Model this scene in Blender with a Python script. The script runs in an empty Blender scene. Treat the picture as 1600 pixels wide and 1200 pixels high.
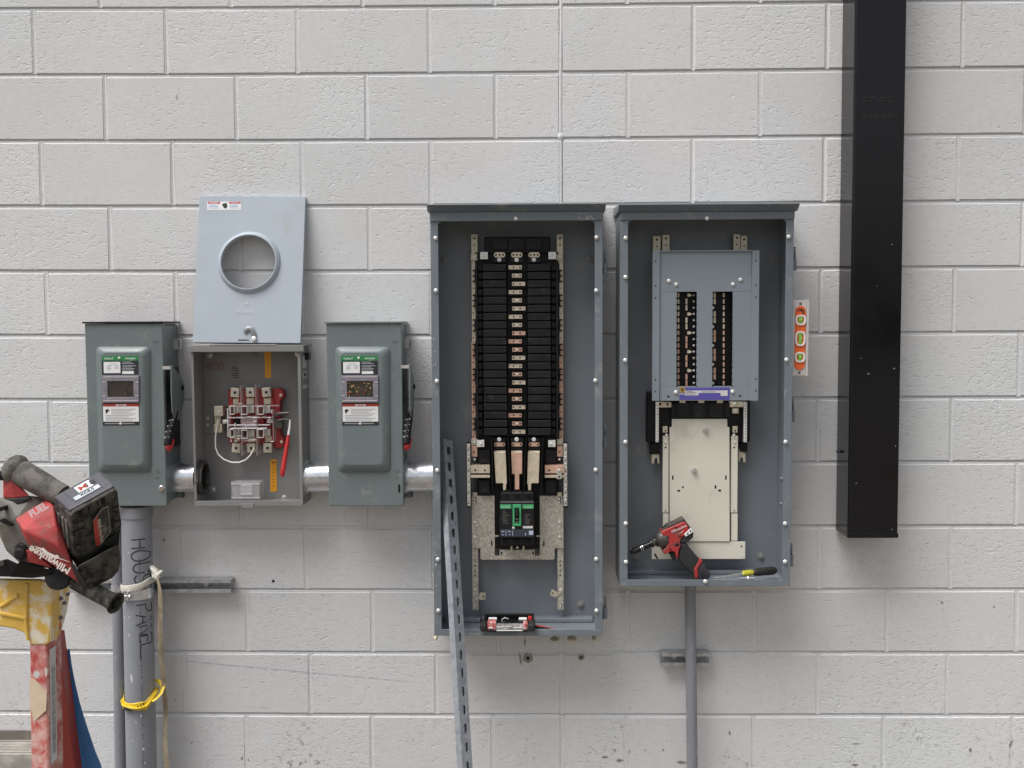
import bpy, bmesh, math, random
from mathutils import Vector, Matrix
random.seed(7)
S = bpy.context.scene
COL = S.collection

# ------------------------------------------------------------------ camera, sky, sun, exposure
FPX = 1600.0                                   # focal length in pixels of the 1600 x 1200 photograph
CAMP = Vector((-0.10511, -3.21532, 1.65951))
CM = Matrix(((0.99985310, -0.01659480, 0.00428819),
             (0.01631484, 0.99814450, 0.05866335),
             (-0.00525374, -0.05858477, 0.99826861)))   # columns: right, forward, up
cam = bpy.data.cameras.new('camera'); cam.sensor_width = 36.0; cam.lens = FPX / 1600 * 36
cam.clip_start = 0.05; cam.clip_end = 500
camo = bpy.data.objects.new('camera', cam); COL.objects.link(camo)
r_, f_, u_ = CM.col[0], CM.col[1], CM.col[2]
camo.matrix_world = Matrix(((r_.x, u_.x, -f_.x, CAMP.x), (r_.y, u_.y, -f_.y, CAMP.y), (r_.z, u_.z, -f_.z, CAMP.z), (0, 0, 0, 1)))
S.camera = camo

SUN_EL, SUN_AZ = math.radians(62), math.radians(230)    # azimuth from +Y, clockwise: behind the camera, a little left
sdir = Vector((math.sin(SUN_AZ) * math.cos(SUN_EL), math.cos(SUN_AZ) * math.cos(SUN_EL), math.sin(SUN_EL)))
w = bpy.data.worlds.new('World'); S.world = w; w.use_nodes = True
nt = w.node_tree; nt.nodes.clear()
sky = nt.nodes.new('ShaderNodeTexSky'); sky.sky_type = 'NISHITA'; sky.sun_disc = False
sky.sun_elevation = SUN_EL; sky.sun_rotation = SUN_AZ; sky.air_density = 1.0; sky.dust_density = 4.0; sky.ozone_density = 1.0
hs = nt.nodes.new('ShaderNodeHueSaturation'); hs.inputs['Saturation'].default_value = 0.22    # cloud cover takes the blue out
bg = nt.nodes.new('ShaderNodeBackground'); bg.inputs['Strength'].default_value = 0.064
wo = nt.nodes.new('ShaderNodeOutputWorld')
nt.links.new(sky.outputs[0], hs.inputs['Color']); nt.links.new(hs.outputs[0], bg.inputs['Color']); nt.links.new(bg.outputs[0], wo.inputs[0])
sl = bpy.data.lights.new('sun', 'SUN'); sl.energy = 1.5; sl.angle = math.radians(38); sl.color = (1.0, 0.985, 0.965)
so = bpy.data.objects.new('sun', sl); COL.objects.link(so); so.rotation_euler = sdir.to_track_quat('Z', 'Y').to_euler(); so.location = (0, -4, 8)
S.view_settings.view_transform = 'Standard'; S.view_settings.look = 'None'
S.view_settings.exposure = 1.02; S.view_settings.gamma = 1.0; S.view_settings.use_curve_mapping = False

# ------------------------------------------------------------------ helpers
def W(u, v, d):
    """point of the photograph at distance d in front of the wall face (y = 0)"""
    q = CM @ Vector(((u - 800) / FPX, 1.0, (600 - v) / FPX))
    t = (-d - CAMP.y) / q.y
    return CAMP + q * t
def PX(d, v=600):                               # metres per pixel at depth d
    return (3.215 - d) / FPX

WL = {}
class MB:
    def __init__(s): s.v = []; s.f = []; s.m = []; s.s = []
    def add(s, vs, fs, mi=0, sm=False):
        b = len(s.v); s.v += [tuple(p) for p in vs]
        for f in fs: s.f.append([b + i for i in f]); s.m.append(mi); s.s.append(sm)
        return s
    def box(s, x0, x1, y0, y1, z0, z1, mi=0):
        vs = [(x, y, z) for x in (x0, x1) for y in (y0, y1) for z in (z0, z1)]
        return s.add(vs, [(0, 1, 3, 2), (4, 6, 7, 5), (0, 4, 5, 1), (2, 3, 7, 6), (0, 2, 6, 4), (1, 5, 7, 3)], mi)
    def pbox(s, u0, v0, u1, v1, d0, d1, mi=0):
        um, vm = (u0 + u1) / 2, (v0 + v1) / 2
        return s.box(W(u0, vm, d0).x, W(u1, vm, d0).x, -d0, -d1, W(um, v1, d0).z, W(um, v0, d0).z, mi)
    def obox(s, c, a, b, k, mi=0):
        c, a, b, k = map(Vector, (c, a, b, k))
        vs = [c + a * i + b * j + k * l for i in (-1, 1) for j in (-1, 1) for l in (-1, 1)]
        return s.add(vs, [(0, 1, 3, 2), (4, 6, 7, 5), (0, 4, 5, 1), (2, 3, 7, 6), (0, 2, 6, 4), (1, 5, 7, 3)], mi)
    def rings(s, R, mi=0, caps=(True, True), sm=True):
        n = len(R[0]); vs = [p for r in R for p in r]; fs = []
        for i in range(len(R) - 1):
            for j in range(n): fs.append((i * n + j, i * n + (j + 1) % n, (i + 1) * n + (j + 1) % n, (i + 1) * n + j))
        b = len(s.v); s.add(vs, fs, mi, sm)
        if caps[0]: s.f.append([b + j for j in reversed(range(n))]); s.m.append(mi); s.s.append(False)
        if caps[1]: s.f.append([b + (len(R) - 1) * n + j for j in range(n)]); s.m.append(mi); s.s.append(False)
        return s
    def lathe(s, o, ax, prof, n=20, mi=0, caps=(True, True), ph=0.0):
        ax = Vector(ax).normalized(); o = Vector(o)
        t = Vector((0, 0, 1)) if abs(ax.z) < .9 else Vector((1, 0, 0))
        e1 = ax.cross(t).normalized(); e2 = ax.cross(e1)
        R = [[o + ax * h + (e1 * math.cos(2 * math.pi * j / n + ph) + e2 * math.sin(2 * math.pi * j / n + ph)) * r for j in range(n)] for h, r in prof]
        return s.rings(R, mi, caps, n > 7)
    def cyl(s, p0, p1, r0, r1=None, n=16, mi=0, caps=(True, True)):
        p0, p1 = Vector(p0), Vector(p1); L = (p1 - p0).length
        return s.lathe(p0, p1 - p0, [(0, r0), (L, r0 if r1 is None else r1)], n, mi, caps)
    def tube(s, pts, r, n=8, mi=0, flat=1.0, up=None):
        pts = [Vector(p) for p in pts]; R = []; e = None
        for i, p in enumerate(pts):
            t = (pts[min(i + 1, len(pts) - 1)] - pts[max(i - 1, 0)]).normalized()
            if e is None:
                q = Vector(up) if up else (Vector((0, 0, 1)) if abs(t.z) < .9 else Vector((0, 1, 0)))
                e = (q - t * q.dot(t)).normalized()
            else: e = (e - t * e.dot(t)).normalized()
            g = t.cross(e); rr = r[i] if isinstance(r, (list, tuple)) else r
            R.append([p + e * (rr * flat * math.cos(2 * math.pi * j / n)) + g * (rr * math.sin(2 * math.pi * j / n)) for j in range(n)])
        return s.rings(R, mi)
    def sph(s, c, r, n=12, mi=0, sc=(1, 1, 1)):
        c = Vector(c); m = max(4, n // 2)
        R = [[c + Vector((r * sc[0] * math.sin(a) * math.cos(2 * math.pi * j / n), r * sc[1] * math.sin(a) * math.sin(2 * math.pi * j / n), r * sc[2] * math.cos(a))) for j in range(n)]
             for a in [0.12 + (math.pi - .24) * i / m for i in range(m + 1)]]
        return s.rings(R, mi)
    def prism(s, pts, vec, mi=0):
        pts = [Vector(p) for p in pts]; vec = Vector(vec); n = len(pts)
        return s.add(pts + [p + vec for p in pts], [tuple(range(n)), tuple(reversed(range(n, 2 * n)))] + [(i, (i + 1) % n, n + (i + 1) % n, n + i) for i in range(n)], mi)
    def ppoly(s, uv, d0, d1, mi=0):
        return s.prism([W(u, v, d0) for u, v in uv], (0, d0 - d1, 0), mi)
    def hull(s, pts, mi=0):
        bm = bmesh.new()
        for p in pts: bm.verts.new(p)
        r = bmesh.ops.convex_hull(bm, input=bm.verts)
        for g in r['geom_interior'] + r['geom_unused']:
            if isinstance(g, bmesh.types.BMVert) and g.is_valid and not g.link_faces: bm.verts.remove(g)
        bmesh.ops.dissolve_limit(bm, angle_limit=math.radians(4), verts=bm.verts, edges=bm.edges)
        bm.verts.index_update(); vs = [p.co.copy() for p in bm.verts]; fs = [[q.index for q in f.verts] for f in bm.faces]
        bm.free(); return s.add(vs, fs, mi)
    def quad(s, a, b, c, d, mi=0): return s.add([a, b, c, d], [(0, 1, 2, 3)], mi)
    def disc(s, c, nrm, r, h=.0008, n=14, mi=0): return s.lathe(c, nrm, [(0, r), (h, r)], n, mi)
    def text(s, body, O, X, Y, size, mi=0, align='LEFT', bold=0.0, off=.0006):
        vs, fs = text_geo(body, align, bold); X = Vector(X).normalized(); Y = Vector(Y); Y = (Y - X * Y.dot(X)).normalized(); N = X.cross(Y)
        O = Vector(O) + N * off
        return s.add([O + X * (p[0] * size) + Y * (p[1] * size) for p in vs], fs, mi)
    def build(s, name, mats, parent=None, bev=0, seg=2, label=None, ang=35):
        me = bpy.data.meshes.new(name)
        lo = [min(p[i] for p in s.v) for i in range(3)]; hi = [max(p[i] for p in s.v) for i in range(3)]
        c = Vector([(lo[i] + hi[i]) / 2 for i in range(3)])
        me.from_pydata([Vector(p) - c for p in s.v], [], s.f)
        for m in (mats if isinstance(mats, (list, tuple)) else [mats]): me.materials.append(m)
        me.polygons.foreach_set('material_index', s.m); me.polygons.foreach_set('use_smooth', s.s)
        bm = bmesh.new(); bm.from_mesh(me); bmesh.ops.recalc_face_normals(bm, faces=bm.faces)
        for e in bm.edges:
            if len(e.link_faces) == 2 and e.calc_face_angle(0) > .62: e.smooth = False
        bm.to_mesh(me); bm.free()
        me.update()
        o = place(name, me, c, parent)
        if bev:
            b = o.modifiers.new('bevel', 'BEVEL'); b.width = bev; b.segments = seg; b.limit_method = 'ANGLE'; b.angle_limit = math.radians(ang); b.harden_normals = False
        if label: o['label'] = label
        return o
_tc = {}
def text_geo(body, align, bold):
    k = (body, align, bold)
    if k not in _tc:
        cu = bpy.data.curves.new('lettering', 'FONT'); cu.body = body; cu.align_x = align; cu.size = 1.0; cu.offset = bold; cu.resolution_u = 3
        ob = bpy.data.objects.new('lettering', cu); me = ob.to_mesh()
        _tc[k] = ([p.co.copy() for p in me.vertices], [list(f.vertices) for f in me.polygons])
        ob.to_mesh_clear(); bpy.data.objects.remove(ob); bpy.data.curves.remove(cu)
    return _tc[k]
def place(name, me, c, parent=None, rot=None, sc=None):
    o = bpy.data.objects.new(name, me); COL.objects.link(o); c = Vector(c)
    WL[o.name] = c
    if parent is not None:
        o.parent = parent; o.location = c - WL[parent.name]
    else: o.location = c
    if rot is not None: o.rotation_euler = rot
    if sc is not None: o.scale = sc
    return o
def thing(name, label, cat, loc, group=None):
    o = bpy.data.objects.new(name, None); COL.objects.link(o); o.empty_display_size = .05
    o.location = loc; WL[o.name] = Vector(loc); o['label'] = label; o['category'] = cat
    if group: o['group'] = group
    return o
def tag(o, label, cat, group=None):
    o['label'] = label; o['category'] = cat
    if group: o['group'] = group
    return o
def plate_hole(mb, O, A, B, N, a0, a1, b0, b1, hole, t, mi=0, mih=None):
    """rectangular tile a0..a1 x b0..b1 with a hole given by radius function hole(angle) round the origin O, thickness t along -N"""
    O, A, B, N = map(Vector, (O, A, B, N)); out = []
    k = 4
    for i in range(k): out.append((a0 + (a1 - a0) * i / k, b0))
    for i in range(k): out.append((a1, b0 + (b1 - b0) * i / k))
    for i in range(k): out.append((a1 - (a1 - a0) * i / k, b1))
    for i in range(k): out.append((a0, b1 - (b1 - b0) * i / k))
    if hole(0) > .03:                        # a big hole needs a finer rim
        o2 = []
        for i in range(len(out)):
            p, q = out[i], out[(i + 1) % len(out)]
            for j in range(3): o2.append((p[0] + (q[0] - p[0]) * j / 3, p[1] + (q[1] - p[1]) * j / 3))
        out = o2
    inn = []
    for a, b in out:
        th = math.atan2(b, a); r = hole(th); inn.append((r * math.cos(th), r * math.sin(th)))
    n = len(out)
    P = lambda q, h: O + A * q[0] + B * q[1] - N * h
    vs = [P(q, 0) for q in out] + [P(q, 0) for q in inn] + [P(q, t) for q in inn] + [P(q, t) for q in out]
    fs = []
    for i in range(n):
        j = (i + 1) % n
        fs += [(i, j, n + j, n + i), (n + i, n + j, 2 * n + j, 2 * n + i), (2 * n + i, 2 * n + j, 3 * n + j, 3 * n + i), (3 * n + i, 3 * n + j, j, i)]
    mb.add(vs, fs, mi)
def obround(hl, r):                          # slot along the first axis: half length hl, end radius r
    def f(th):
        lo, hi = 0, hl + r
        c, s_ = math.cos(th), math.sin(th)
        for _ in range(24):
            m = (lo + hi) / 2; x, y = abs(m * c), m * s_
            d = math.hypot(max(0, x - (hl - r)), y) - r
            if d < 0: lo = m
            else: hi = m
        return lo
    return f

# ------------------------------------------------------------------ materials
def MAT(name, col, rough=.5, metal=0.0, var=.07, vs=7.0, bump=0.0, bs=120.0, spec=.5, dirt=None, ds=25.0, da=.6, rv=.08, alpha=1.0, trans=0.0):
    m = bpy.data.materials.new(name); m.use_nodes = True; t = m.node_tree; N = t.nodes; L = t.links
    b = N['Principled BSDF']; tc = N.new('ShaderNodeTexCoord'); oi = N.new('ShaderNodeObjectInfo')
    ad = N.new('ShaderNodeVectorMath'); ad.operation = 'ADD'
    cb = N.new('ShaderNodeCombineXYZ'); mu = N.new('ShaderNodeMath'); mu.operation = 'MULTIPLY'; mu.inputs[1].default_value = 37.0
    L.new(oi.outputs['Random'], mu.inputs[0]); L.new(mu.outputs[0], cb.inputs[0]); L.new(mu.outputs[0], cb.inputs[2])
    L.new(tc.outputs['Object'], ad.inputs[0]); L.new(cb.outputs[0], ad.inputs[1]); V = ad.outputs[0]
    n1 = N.new('ShaderNodeTexNoise'); n1.inputs['Scale'].default_value = vs; n1.inputs['Detail'].default_value = 5; n1.inputs['Roughness'].default_value = .6; L.new(V, n1.inputs['Vector'])
    mr = N.new('ShaderNodeMapRange'); mr.inputs[1].default_value = .3; mr.inputs[2].default_value = .7; mr.inputs[3].default_value = 1 - var; mr.inputs[4].default_value = 1 + var; L.new(n1.outputs[0], mr.inputs[0])
    mx = N.new('ShaderNodeMix'); mx.data_type = 'RGBA'; mx.blend_type = 'MULTIPLY'; mx.inputs[0].default_value = 1
    mx.inputs[6].default_value = (*col, 1); L.new(mr.outputs[0], mx.inputs[7]); C = mx.outputs[2]
    if dirt:
        n2 = N.new('ShaderNodeTexNoise'); n2.inputs['Scale'].default_value = ds; n2.inputs['Detail'].default_value = 7; n2.inputs['Roughness'].default_value = .65; L.new(V, n2.inputs['Vector'])
        r2 = N.new('ShaderNodeMapRange'); r2.inputs[1].default_value = .62 - .25 * da; r2.inputs[2].default_value = .72 - .18 * da; L.new(n2.outputs[0], r2.inputs[0])
        m2 = N.new('ShaderNodeMix'); m2.data_type = 'RGBA'; m2.inputs[7].default_value = (*dirt, 1); L.new(C, m2.inputs[6]); L.new(r2.outputs[0], m2.inputs[0]); C = m2.outputs[2]
    L.new(C, b.inputs['Base Color'])
    rr = N.new('ShaderNodeMapRange'); rr.inputs[1].default_value = .3; rr.inputs[2].default_value = .7; rr.inputs[3].default_value = max(.04, rough - rv); rr.inputs[4].default_value = min(1, rough + rv); L.new(n1.outputs[0], rr.inputs[0]); L.new(rr.outputs[0], b.inputs['Roughness'])
    b.inputs['Metallic'].default_value = metal; b.inputs['Specular IOR Level'].default_value = spec
    if alpha < 1: b.inputs['Alpha'].default_value = alpha
    if trans: b.inputs['Transmission Weight'].default_value = trans; b.inputs['IOR'].default_value = 1.25
    if bump:
        n3 = N.new('ShaderNodeTexNoise'); n3.inputs['Scale'].default_value = bs; n3.inputs['Detail'].default_value = 4; L.new(V, n3.inputs['Vector'])
        bp = N.new('ShaderNodeBump'); bp.inputs['Strength'].default_value = min(1, bump); bp.inputs['Distance'].default_value = .002 * max(1, bump); L.new(n3.outputs[0], bp.inputs['Height']); L.new(bp.outputs[0], b.inputs['Normal'])
    return m
def MIXW(name, base, spots, rough, metal, scale, lo, hi, kind='V', bump=.2, r2=None):     # metal with spangle, or paint with splashes
    m = MAT(name, base, rough, metal, .06, 9, bump, 90); t = m.node_tree; N = t.nodes; L = t.links; b = N['Principled BSDF']
    src = b.inputs['Base Color'].links[0].from_socket; V = [n for n in N if n.type == 'VECT_MATH'][0].outputs[0]
    if kind == 'V':
        v = N.new('ShaderNodeTexVoronoi'); v.inputs['Scale'].default_value = scale; L.new(V, v.inputs['Vector']); o = v.outputs['Color']
        sp = N.new('ShaderNodeSeparateColor'); L.new(o, sp.inputs[0]); o = sp.outputs[0]
    else:
        v = N.new('ShaderNodeTexNoise'); v.inputs['Scale'].default_value = scale; v.inputs['Detail'].default_value = 6; v.inputs['Roughness'].default_value = .62; L.new(V, v.inputs['Vector']); o = v.outputs[0]
    r = N.new('ShaderNodeMapRange'); r.inputs[1].default_value = lo; r.inputs[2].default_value = hi; L.new(o, r.inputs[0])
    mx = N.new('ShaderNodeMix'); mx.data_type = 'RGBA'; mx.inputs[7].default_value = (*spots, 1); L.new(src, mx.inputs[6]); L.new(r.outputs[0], mx.inputs[0]); L.new(mx.outputs[2], b.inputs['Base Color'])
    return m
m_white = MAT('white_print', (.78, .78, .77), .5, var=.03)
m_black = MAT('black_plastic', (.0045, .0045, .005), .45, var=.15, bump=.15, bs=300, spec=.28)
m_black2 = MAT('black_moulding', (.0105, .010, .0115), .45, var=.3, vs=22, bump=.25, bs=400, spec=.32, dirt=(.03, .029, .03), ds=35, da=.18)
m_ink = MAT('black_ink', (.02, .02, .025), .6, var=.1)
m_panel = MAT('grey_enamel', (.160, .186, .210), .38, var=.07, vs=6, bump=.08, bs=180, dirt=(.25, .265, .275), ds=16, da=.26)
m_panel_in = MAT('grey_enamel_inside', (.186, .205, .230), .36, var=.08, vs=5, bump=.05, bs=250, dirt=(.235, .245, .255), ds=11, da=.2)
m_dead = MAT('blue_grey_enamel', (.225, .262, .295), .38, var=.04, vs=4, bump=.05, bs=300)
m_disc = MAT('green_grey_enamel', (.155, .188, .190), .36, var=.06, vs=6, bump=.08, bs=220, dirt=(.215, .24, .235), ds=20, da=.14)
m_meter = MAT('light_grey_enamel', (.225, .223, .22), .45, var=.08, vs=7, bump=.05, bs=200)
m_cover = MAT('pale_grey_enamel', (.395, .445, .50), .40, var=.05, vs=5, bump=.06, bs=160, dirt=(.385, .41, .43), ds=9, da=.06)
m_zinc = MAT('zinc_steel', (.68, .67, .64), .32, .7, var=.1, vs=30)
m_zincy = MAT('yellow_zinc', (.60, .55, .43), .40, .4, var=.14, vs=40)
m_bus = MAT('tan_bus', (.70, .61, .48), .38, .4, var=.12, vs=60)
m_cop = MAT('coppery_bus', (.70, .45, .34), .38, .4, var=.14, vs=50)
m_screw = MAT('bright_screw', (.82, .82, .80), .3, .35, var=.06)
m_galv = MIXW('galvanised_conduit', (.66, .69, .74), (.80, .81, .83), .22, .9, 60, .3, .7, 'V', .05)
m_strut = MIXW('galvanised_strut', (.33, .36, .41), (.50, .525, .55), .45, .65, 45, .35, .65, 'N', .15)
m_strutd = MIXW('galvanised_strut_dull', (.38, .39, .40), (.56, .56, .56), .42, .65, 60, .35, .65, 'N', .15)
m_spang = MIXW('spangled_plate', (.42, .39, .33), (.62, .59, .52), .42, .35, 210, .15, .9, 'V', .1)
m_ivory = MAT('ivory_plate', (.70, .67, .57), .5, var=.03, vs=6, bump=.05, dirt=(.60, .57, .48), ds=9, da=.15)
m_pvc = MIXW('grey_pvc', (.262, .275, .30), (.62, .62, .63), .42, 0, 55, .71, .73, 'N', .06)
m_pvc2 = MAT('grey_pvc_plain', (.232, .238, .262), .42, var=.05, dirt=(.42, .41, .40), ds=40, da=.08)
m_tubeb = MAT('black_painted_steel', (.005, .0048, .006), .16, var=.2, vs=5, bump=.05, bs=60, spec=.38)
m_green = MAT('green_print', (.03, .22, .07), .45, var=.05)
m_greenb = MAT('green_moulding', (.06, .36, .15), .4, var=.1)
m_red = MAT('red_moulding', (.30, .018, .022), .42, var=.12, vs=20)
m_redp = MAT('red_print', (.42, .05, .03), .5, var=.05)
m_redh = MAT('red_grip', (.55, .035, .035), .4, var=.06)
m_tool = MAT('red_tool_plastic', (.40, .030, .030), .45, var=.15, vs=14, bump=.15, bs=200, dirt=(.16, .055, .045), ds=28, da=.5)
m_toold = MAT('red_tool_dusty', (.42, .06, .06), .6, var=.18, vs=14, bump=.3, bs=200, dirt=(.20, .09, .075), ds=30, da=.45, spec=.35)
m_rub = MAT('black_rubber', (.022, .022, .023), .65, var=.2, vs=18, bump=.4, bs=250)
m_rubd = MAT('dusty_black_rubber', (.020, .019, .017), .75, var=.3, vs=16, bump=.8, bs=160, dirt=(.085, .078, .065), ds=44, da=.75, spec=.3)
m_rubg = MAT('dusty_grey_rubber', (.085, .08, .072), .8, var=.3, vs=16, bump=.6, bs=160, dirt=(.17, .16, .14), ds=34, da=.7, spec=.3)
m_cast = MAT('dusty_cast_housing', (.165, .155, .135), .6, var=.2, vs=12, bump=.3, bs=120, dirt=(.12, .11, .09), ds=22, da=.6)
m_batt = MAT('battery_top_plastic', (.07, .07, .085), .5, var=.1, vs=20, bump=.2, bs=300)
m_gunm = MAT('gun_metal', (.10, .095, .085), .42, .5, var=.2, vs=25, bump=.15)
m_sock = MAT('black_oxide_steel', (.03, .03, .032), .3, .6, var=.2)
m_chrome = MAT('chrome', (.8, .8, .8), .16, 1.0, var=.05)
m_silver = MAT('silver_label', (.55, .60, .64), .35, .3, var=.05)
m_orange = MAT('orange_insert', (.80, .13, .025), .45, var=.06)
m_osticker = MAT('orange_sticker', (.80, .36, .02), .5, var=.04)
m_lvl = MAT('cast_aluminium', (.62, .59, .57), .45, .25, var=.06, vs=30, bump=.1)
m_vial = MAT('green_vial', (.22, .48, .07), .15, var=.15, vs=60)
m_purple = MAT('purple_label', (.10, .08, .36), .4, var=.06)
m_gold = MAT('gold_print', (.52, .34, .08), .4, .3, var=.1)
m_rope = MAT('off_white_webbing', (.62, .59, .52), .85, var=.1, vs=60, bump=.8, bs=400)
m_ropet = MAT('dirty_webbing', (.36, .30, .21), .85, var=.2, vs=30, bump=.8, bs=400, dirt=(.22, .17, .11), ds=12, da=.5)
m_yel = MAT('yellow_tape', (.68, .47, .02), .4, var=.2, vs=60, bump=.4, bs=200)
m_cap = MIXW('yellow_ladder_cap', (.70, .45, .085), (.76, .70, .58), .55, 0, 17, .50, .60, 'N', .35)
m_lred = MIXW('red_fibreglass', (.42, .06, .048), (.58, .40, .36), .55, 0, 38, .40, .66, 'N', .35)
m_lred2 = MAT('dark_red_fibreglass', (.30, .035, .022), .5, var=.12, vs=15, bump=.2)
m_lblue = MIXW('blue_rail', (.055, .21, .52), (.60, .60, .60), .45, 0, 14, .68, .70, 'N', .2)
m_maskt = MAT('masking_tape', (.50, .40, .28), .75, var=.12, vs=25, bump=.3, bs=150)
m_alum = MIXW('splashed_aluminium', (.36, .34, .31), (.56, .53, .48), .5, .3, 16, .45, .6, 'N', .2)
m_paper = MAT('paper_label', (.60, .59, .58), .6, var=.06, vs=30)
m_clear = MAT('clear_plastic', (.80, .76, .78), .12, var=.05, alpha=.20)
m_clear2 = MAT('clear_plastic_edge', (.85, .82, .83), .15, var=.05, alpha=.72)
m_smoke = MAT('clear_window_frame', (.26, .24, .28), .12, var=.2, vs=40, alpha=.9)
m_glass = MAT('dark_window_pane', (.035, .028, .022), .06, var=.6, vs=45, spec=.8)
m_brass = MAT('brass_fuse_parts', (.38, .30, .12), .4, .3, var=.5, vs=90)
m_scr = MAT('red_marker_ink', (.22, .03, .02), .7, var=.1)
m_wood = MAT('caulk_foam', (.70, .62, .44), .8, var=.15, vs=40, bump=.6, bs=120)
m_wire = MAT('white_insulation', (.75, .74, .72), .4, var=.03)
m_bluep = MAT('blue_black_plastic', (.012, .014, .05), .35, var=.1)
m_scrg = MAT('screwdriver_black', (.02, .02, .018), .5, var=.2, bump=.2)
m_scry = MAT('screwdriver_yellow', (.40, .38, .03), .25, var=.1)
m_chalk = MAT('chalk_blue', (.36, .37, .50), .9, var=.1)

def wall_material(name, mortar=False):
    m = bpy.data.materials.new(name); m.use_nodes = True; t = m.node_tree; N = t.nodes; L = t.links
    b = N['Principled BSDF']; tc = N.new('ShaderNodeTexCoord'); oi = N.new('ShaderNodeObjectInfo'); ge = N.new('ShaderNodeNewGeometry')
    def math_(op, a, c=None, cl=False):
        n = N.new('ShaderNodeMath'); n.operation = op; n.use_clamp = cl
        for i, x in enumerate((a, c)):
            if x is None: continue
            if isinstance(x, (int, float)): n.inputs[i].default_value = x
            else: L.new(x, n.inputs[i])
        return n.outputs[0]
    def noise(sc, det=4, ro=.55, V=None, ds=0):
        n = N.new('ShaderNodeTexNoise'); n.inputs['Scale'].default_value = sc; n.inputs['Detail'].default_value = det; n.inputs['Roughness'].default_value = ro; n.inputs['Distortion'].default_value = ds
        L.new(V or P, n.inputs['Vector']); return n.outputs[0]
    def ramp(x, a, c, lo=0.0, hi=1.0):
        n = N.new('ShaderNodeMapRange'); n.inputs[1].default_value = a; n.inputs[2].default_value = c; n.inputs[3].default_value = lo; n.inputs[4].default_value = hi; L.new(x, n.inputs[0]); return n.outputs[0]
    P = ge.outputs['Position']
    sep = N.new('ShaderNodeSeparateXYZ'); L.new(P, sep.inputs[0]); Z = sep.outputs[2]
    rnd = oi.outputs['Random']
    # colour: warm light-grey paint, broad tone drift, a touch of block-to-block difference
    tone = math_('ADD', ramp(noise(1.3, 3), .3, .7, .945, 1.045), ramp(rnd, 0, 1, -.035, .035))
    fine = ramp(noise(45, 5, .6), .3, .7, .97, 1.03)
    val = math_('MULTIPLY', tone, fine)
    col = N.new('ShaderNodeMix'); col.data_type = 'RGBA'; col.inputs[6].default_value = (.665, .650, .648, 1); col.inputs[7].default_value = (.650, .660, .668, 1)
    L.new(ramp(noise(1.9, 3), .40, .60), col.inputs[0])
    mu = N.new('ShaderNodeMix'); mu.data_type = 'RGBA'; mu.blend_type = 'MULTIPLY'; mu.inputs[0].default_value = 1; L.new(col.outputs[2], mu.inputs[6]); L.new(val, mu.inputs[7])
    # chipped, splashed paint on the lowest courses; a few scuffs elsewhere
    low = ramp(Z, .30, .56, 1.0, 0.0)
    chips = math_('MULTIPLY', ramp(noise(62, 5, .6, ds=.6), .575, .61), math_('MULTIPLY', low, ramp(noise(3.2, 3), .50, .66), True))
    sc_ = math_('MULTIPLY', ramp(noise(21, 6, .7, ds=1.2), .70, .74), .55)
    stain = math_('MAXIMUM', chips, sc_, True)
    st = N.new('ShaderNodeMix'); st.data_type = 'RGBA'; st.inputs[7].default_value = (.20, .185, .165, 1); L.new(mu.outputs[2], st.inputs[6]); L.new(math_('MULTIPLY', stain, .75), st.inputs[0])
    L.new(st.outputs[2], b.inputs['Base Color'])
    b.inputs['Roughness'].default_value = .62; b.inputs['Specular IOR Level'].default_value = .3
    # relief: sparse torn pits, fine grain, brush drag
    mp = N.new('ShaderNodeMapping'); mp.inputs['Scale'].default_value = (.75, 1, 1.35); L.new(P, mp.inputs[0]); PV = mp.outputs[0]
    dens = math_('ADD', ramp(noise(4.0, 3), .35, .65, -.03, .05), ramp(rnd, 0, 1, -.025, .03))
    pit_t = math_('ADD', noise(75, 3, .55, PV, .5), dens)
    pits = ramp(pit_t, .60, .70)
    pit2 = ramp(math_('ADD', noise(170, 2, .5, PV, .3), dens), .60, .72)
    gr = noise(320, 3, .6, PV)
    h = math_('SUBTRACT', math_('MULTIPLY', gr, .24 if not mortar else .3), math_('MULTIPLY', pits, .62 if not mortar else .15))
    h = math_('SUBTRACT', h, math_('MULTIPLY', pit2, .42))
    h = math_('SUBTRACT', h, math_('MULTIPLY', chips, .35))
    h = math_('ADD', h, math_('MULTIPLY', noise(14, 3), .55))
    bp = N.new('ShaderNodeBump'); bp.inputs['Strength'].default_value = .75; bp.inputs['Distance'].default_value = .0022; L.new(h, bp.inputs['Height']); L.new(bp.outputs[0], b.inputs['Normal'])
    return m
m_block = wall_material('painted_block'); m_mortar = wall_material('painted_mortar', True)
m_ground = MAT('concrete_ground', (.17, .145, .115), .85, var=.12, vs=1.5, bump=.6, bs=40, dirt=(.22, .21, .19), ds=3, da=.4)
# ------------------------------------------------------------------ ground and the block wall
BW, BH, Z0 = .4064, .2032, 2.6416
g = MB(); g.quad((-40, -60, 0), (40, -60, 0), (40, 20, 0), (-40, 20, 0)); g = g.build('ground', m_ground); g['kind'] = 'structure'

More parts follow.
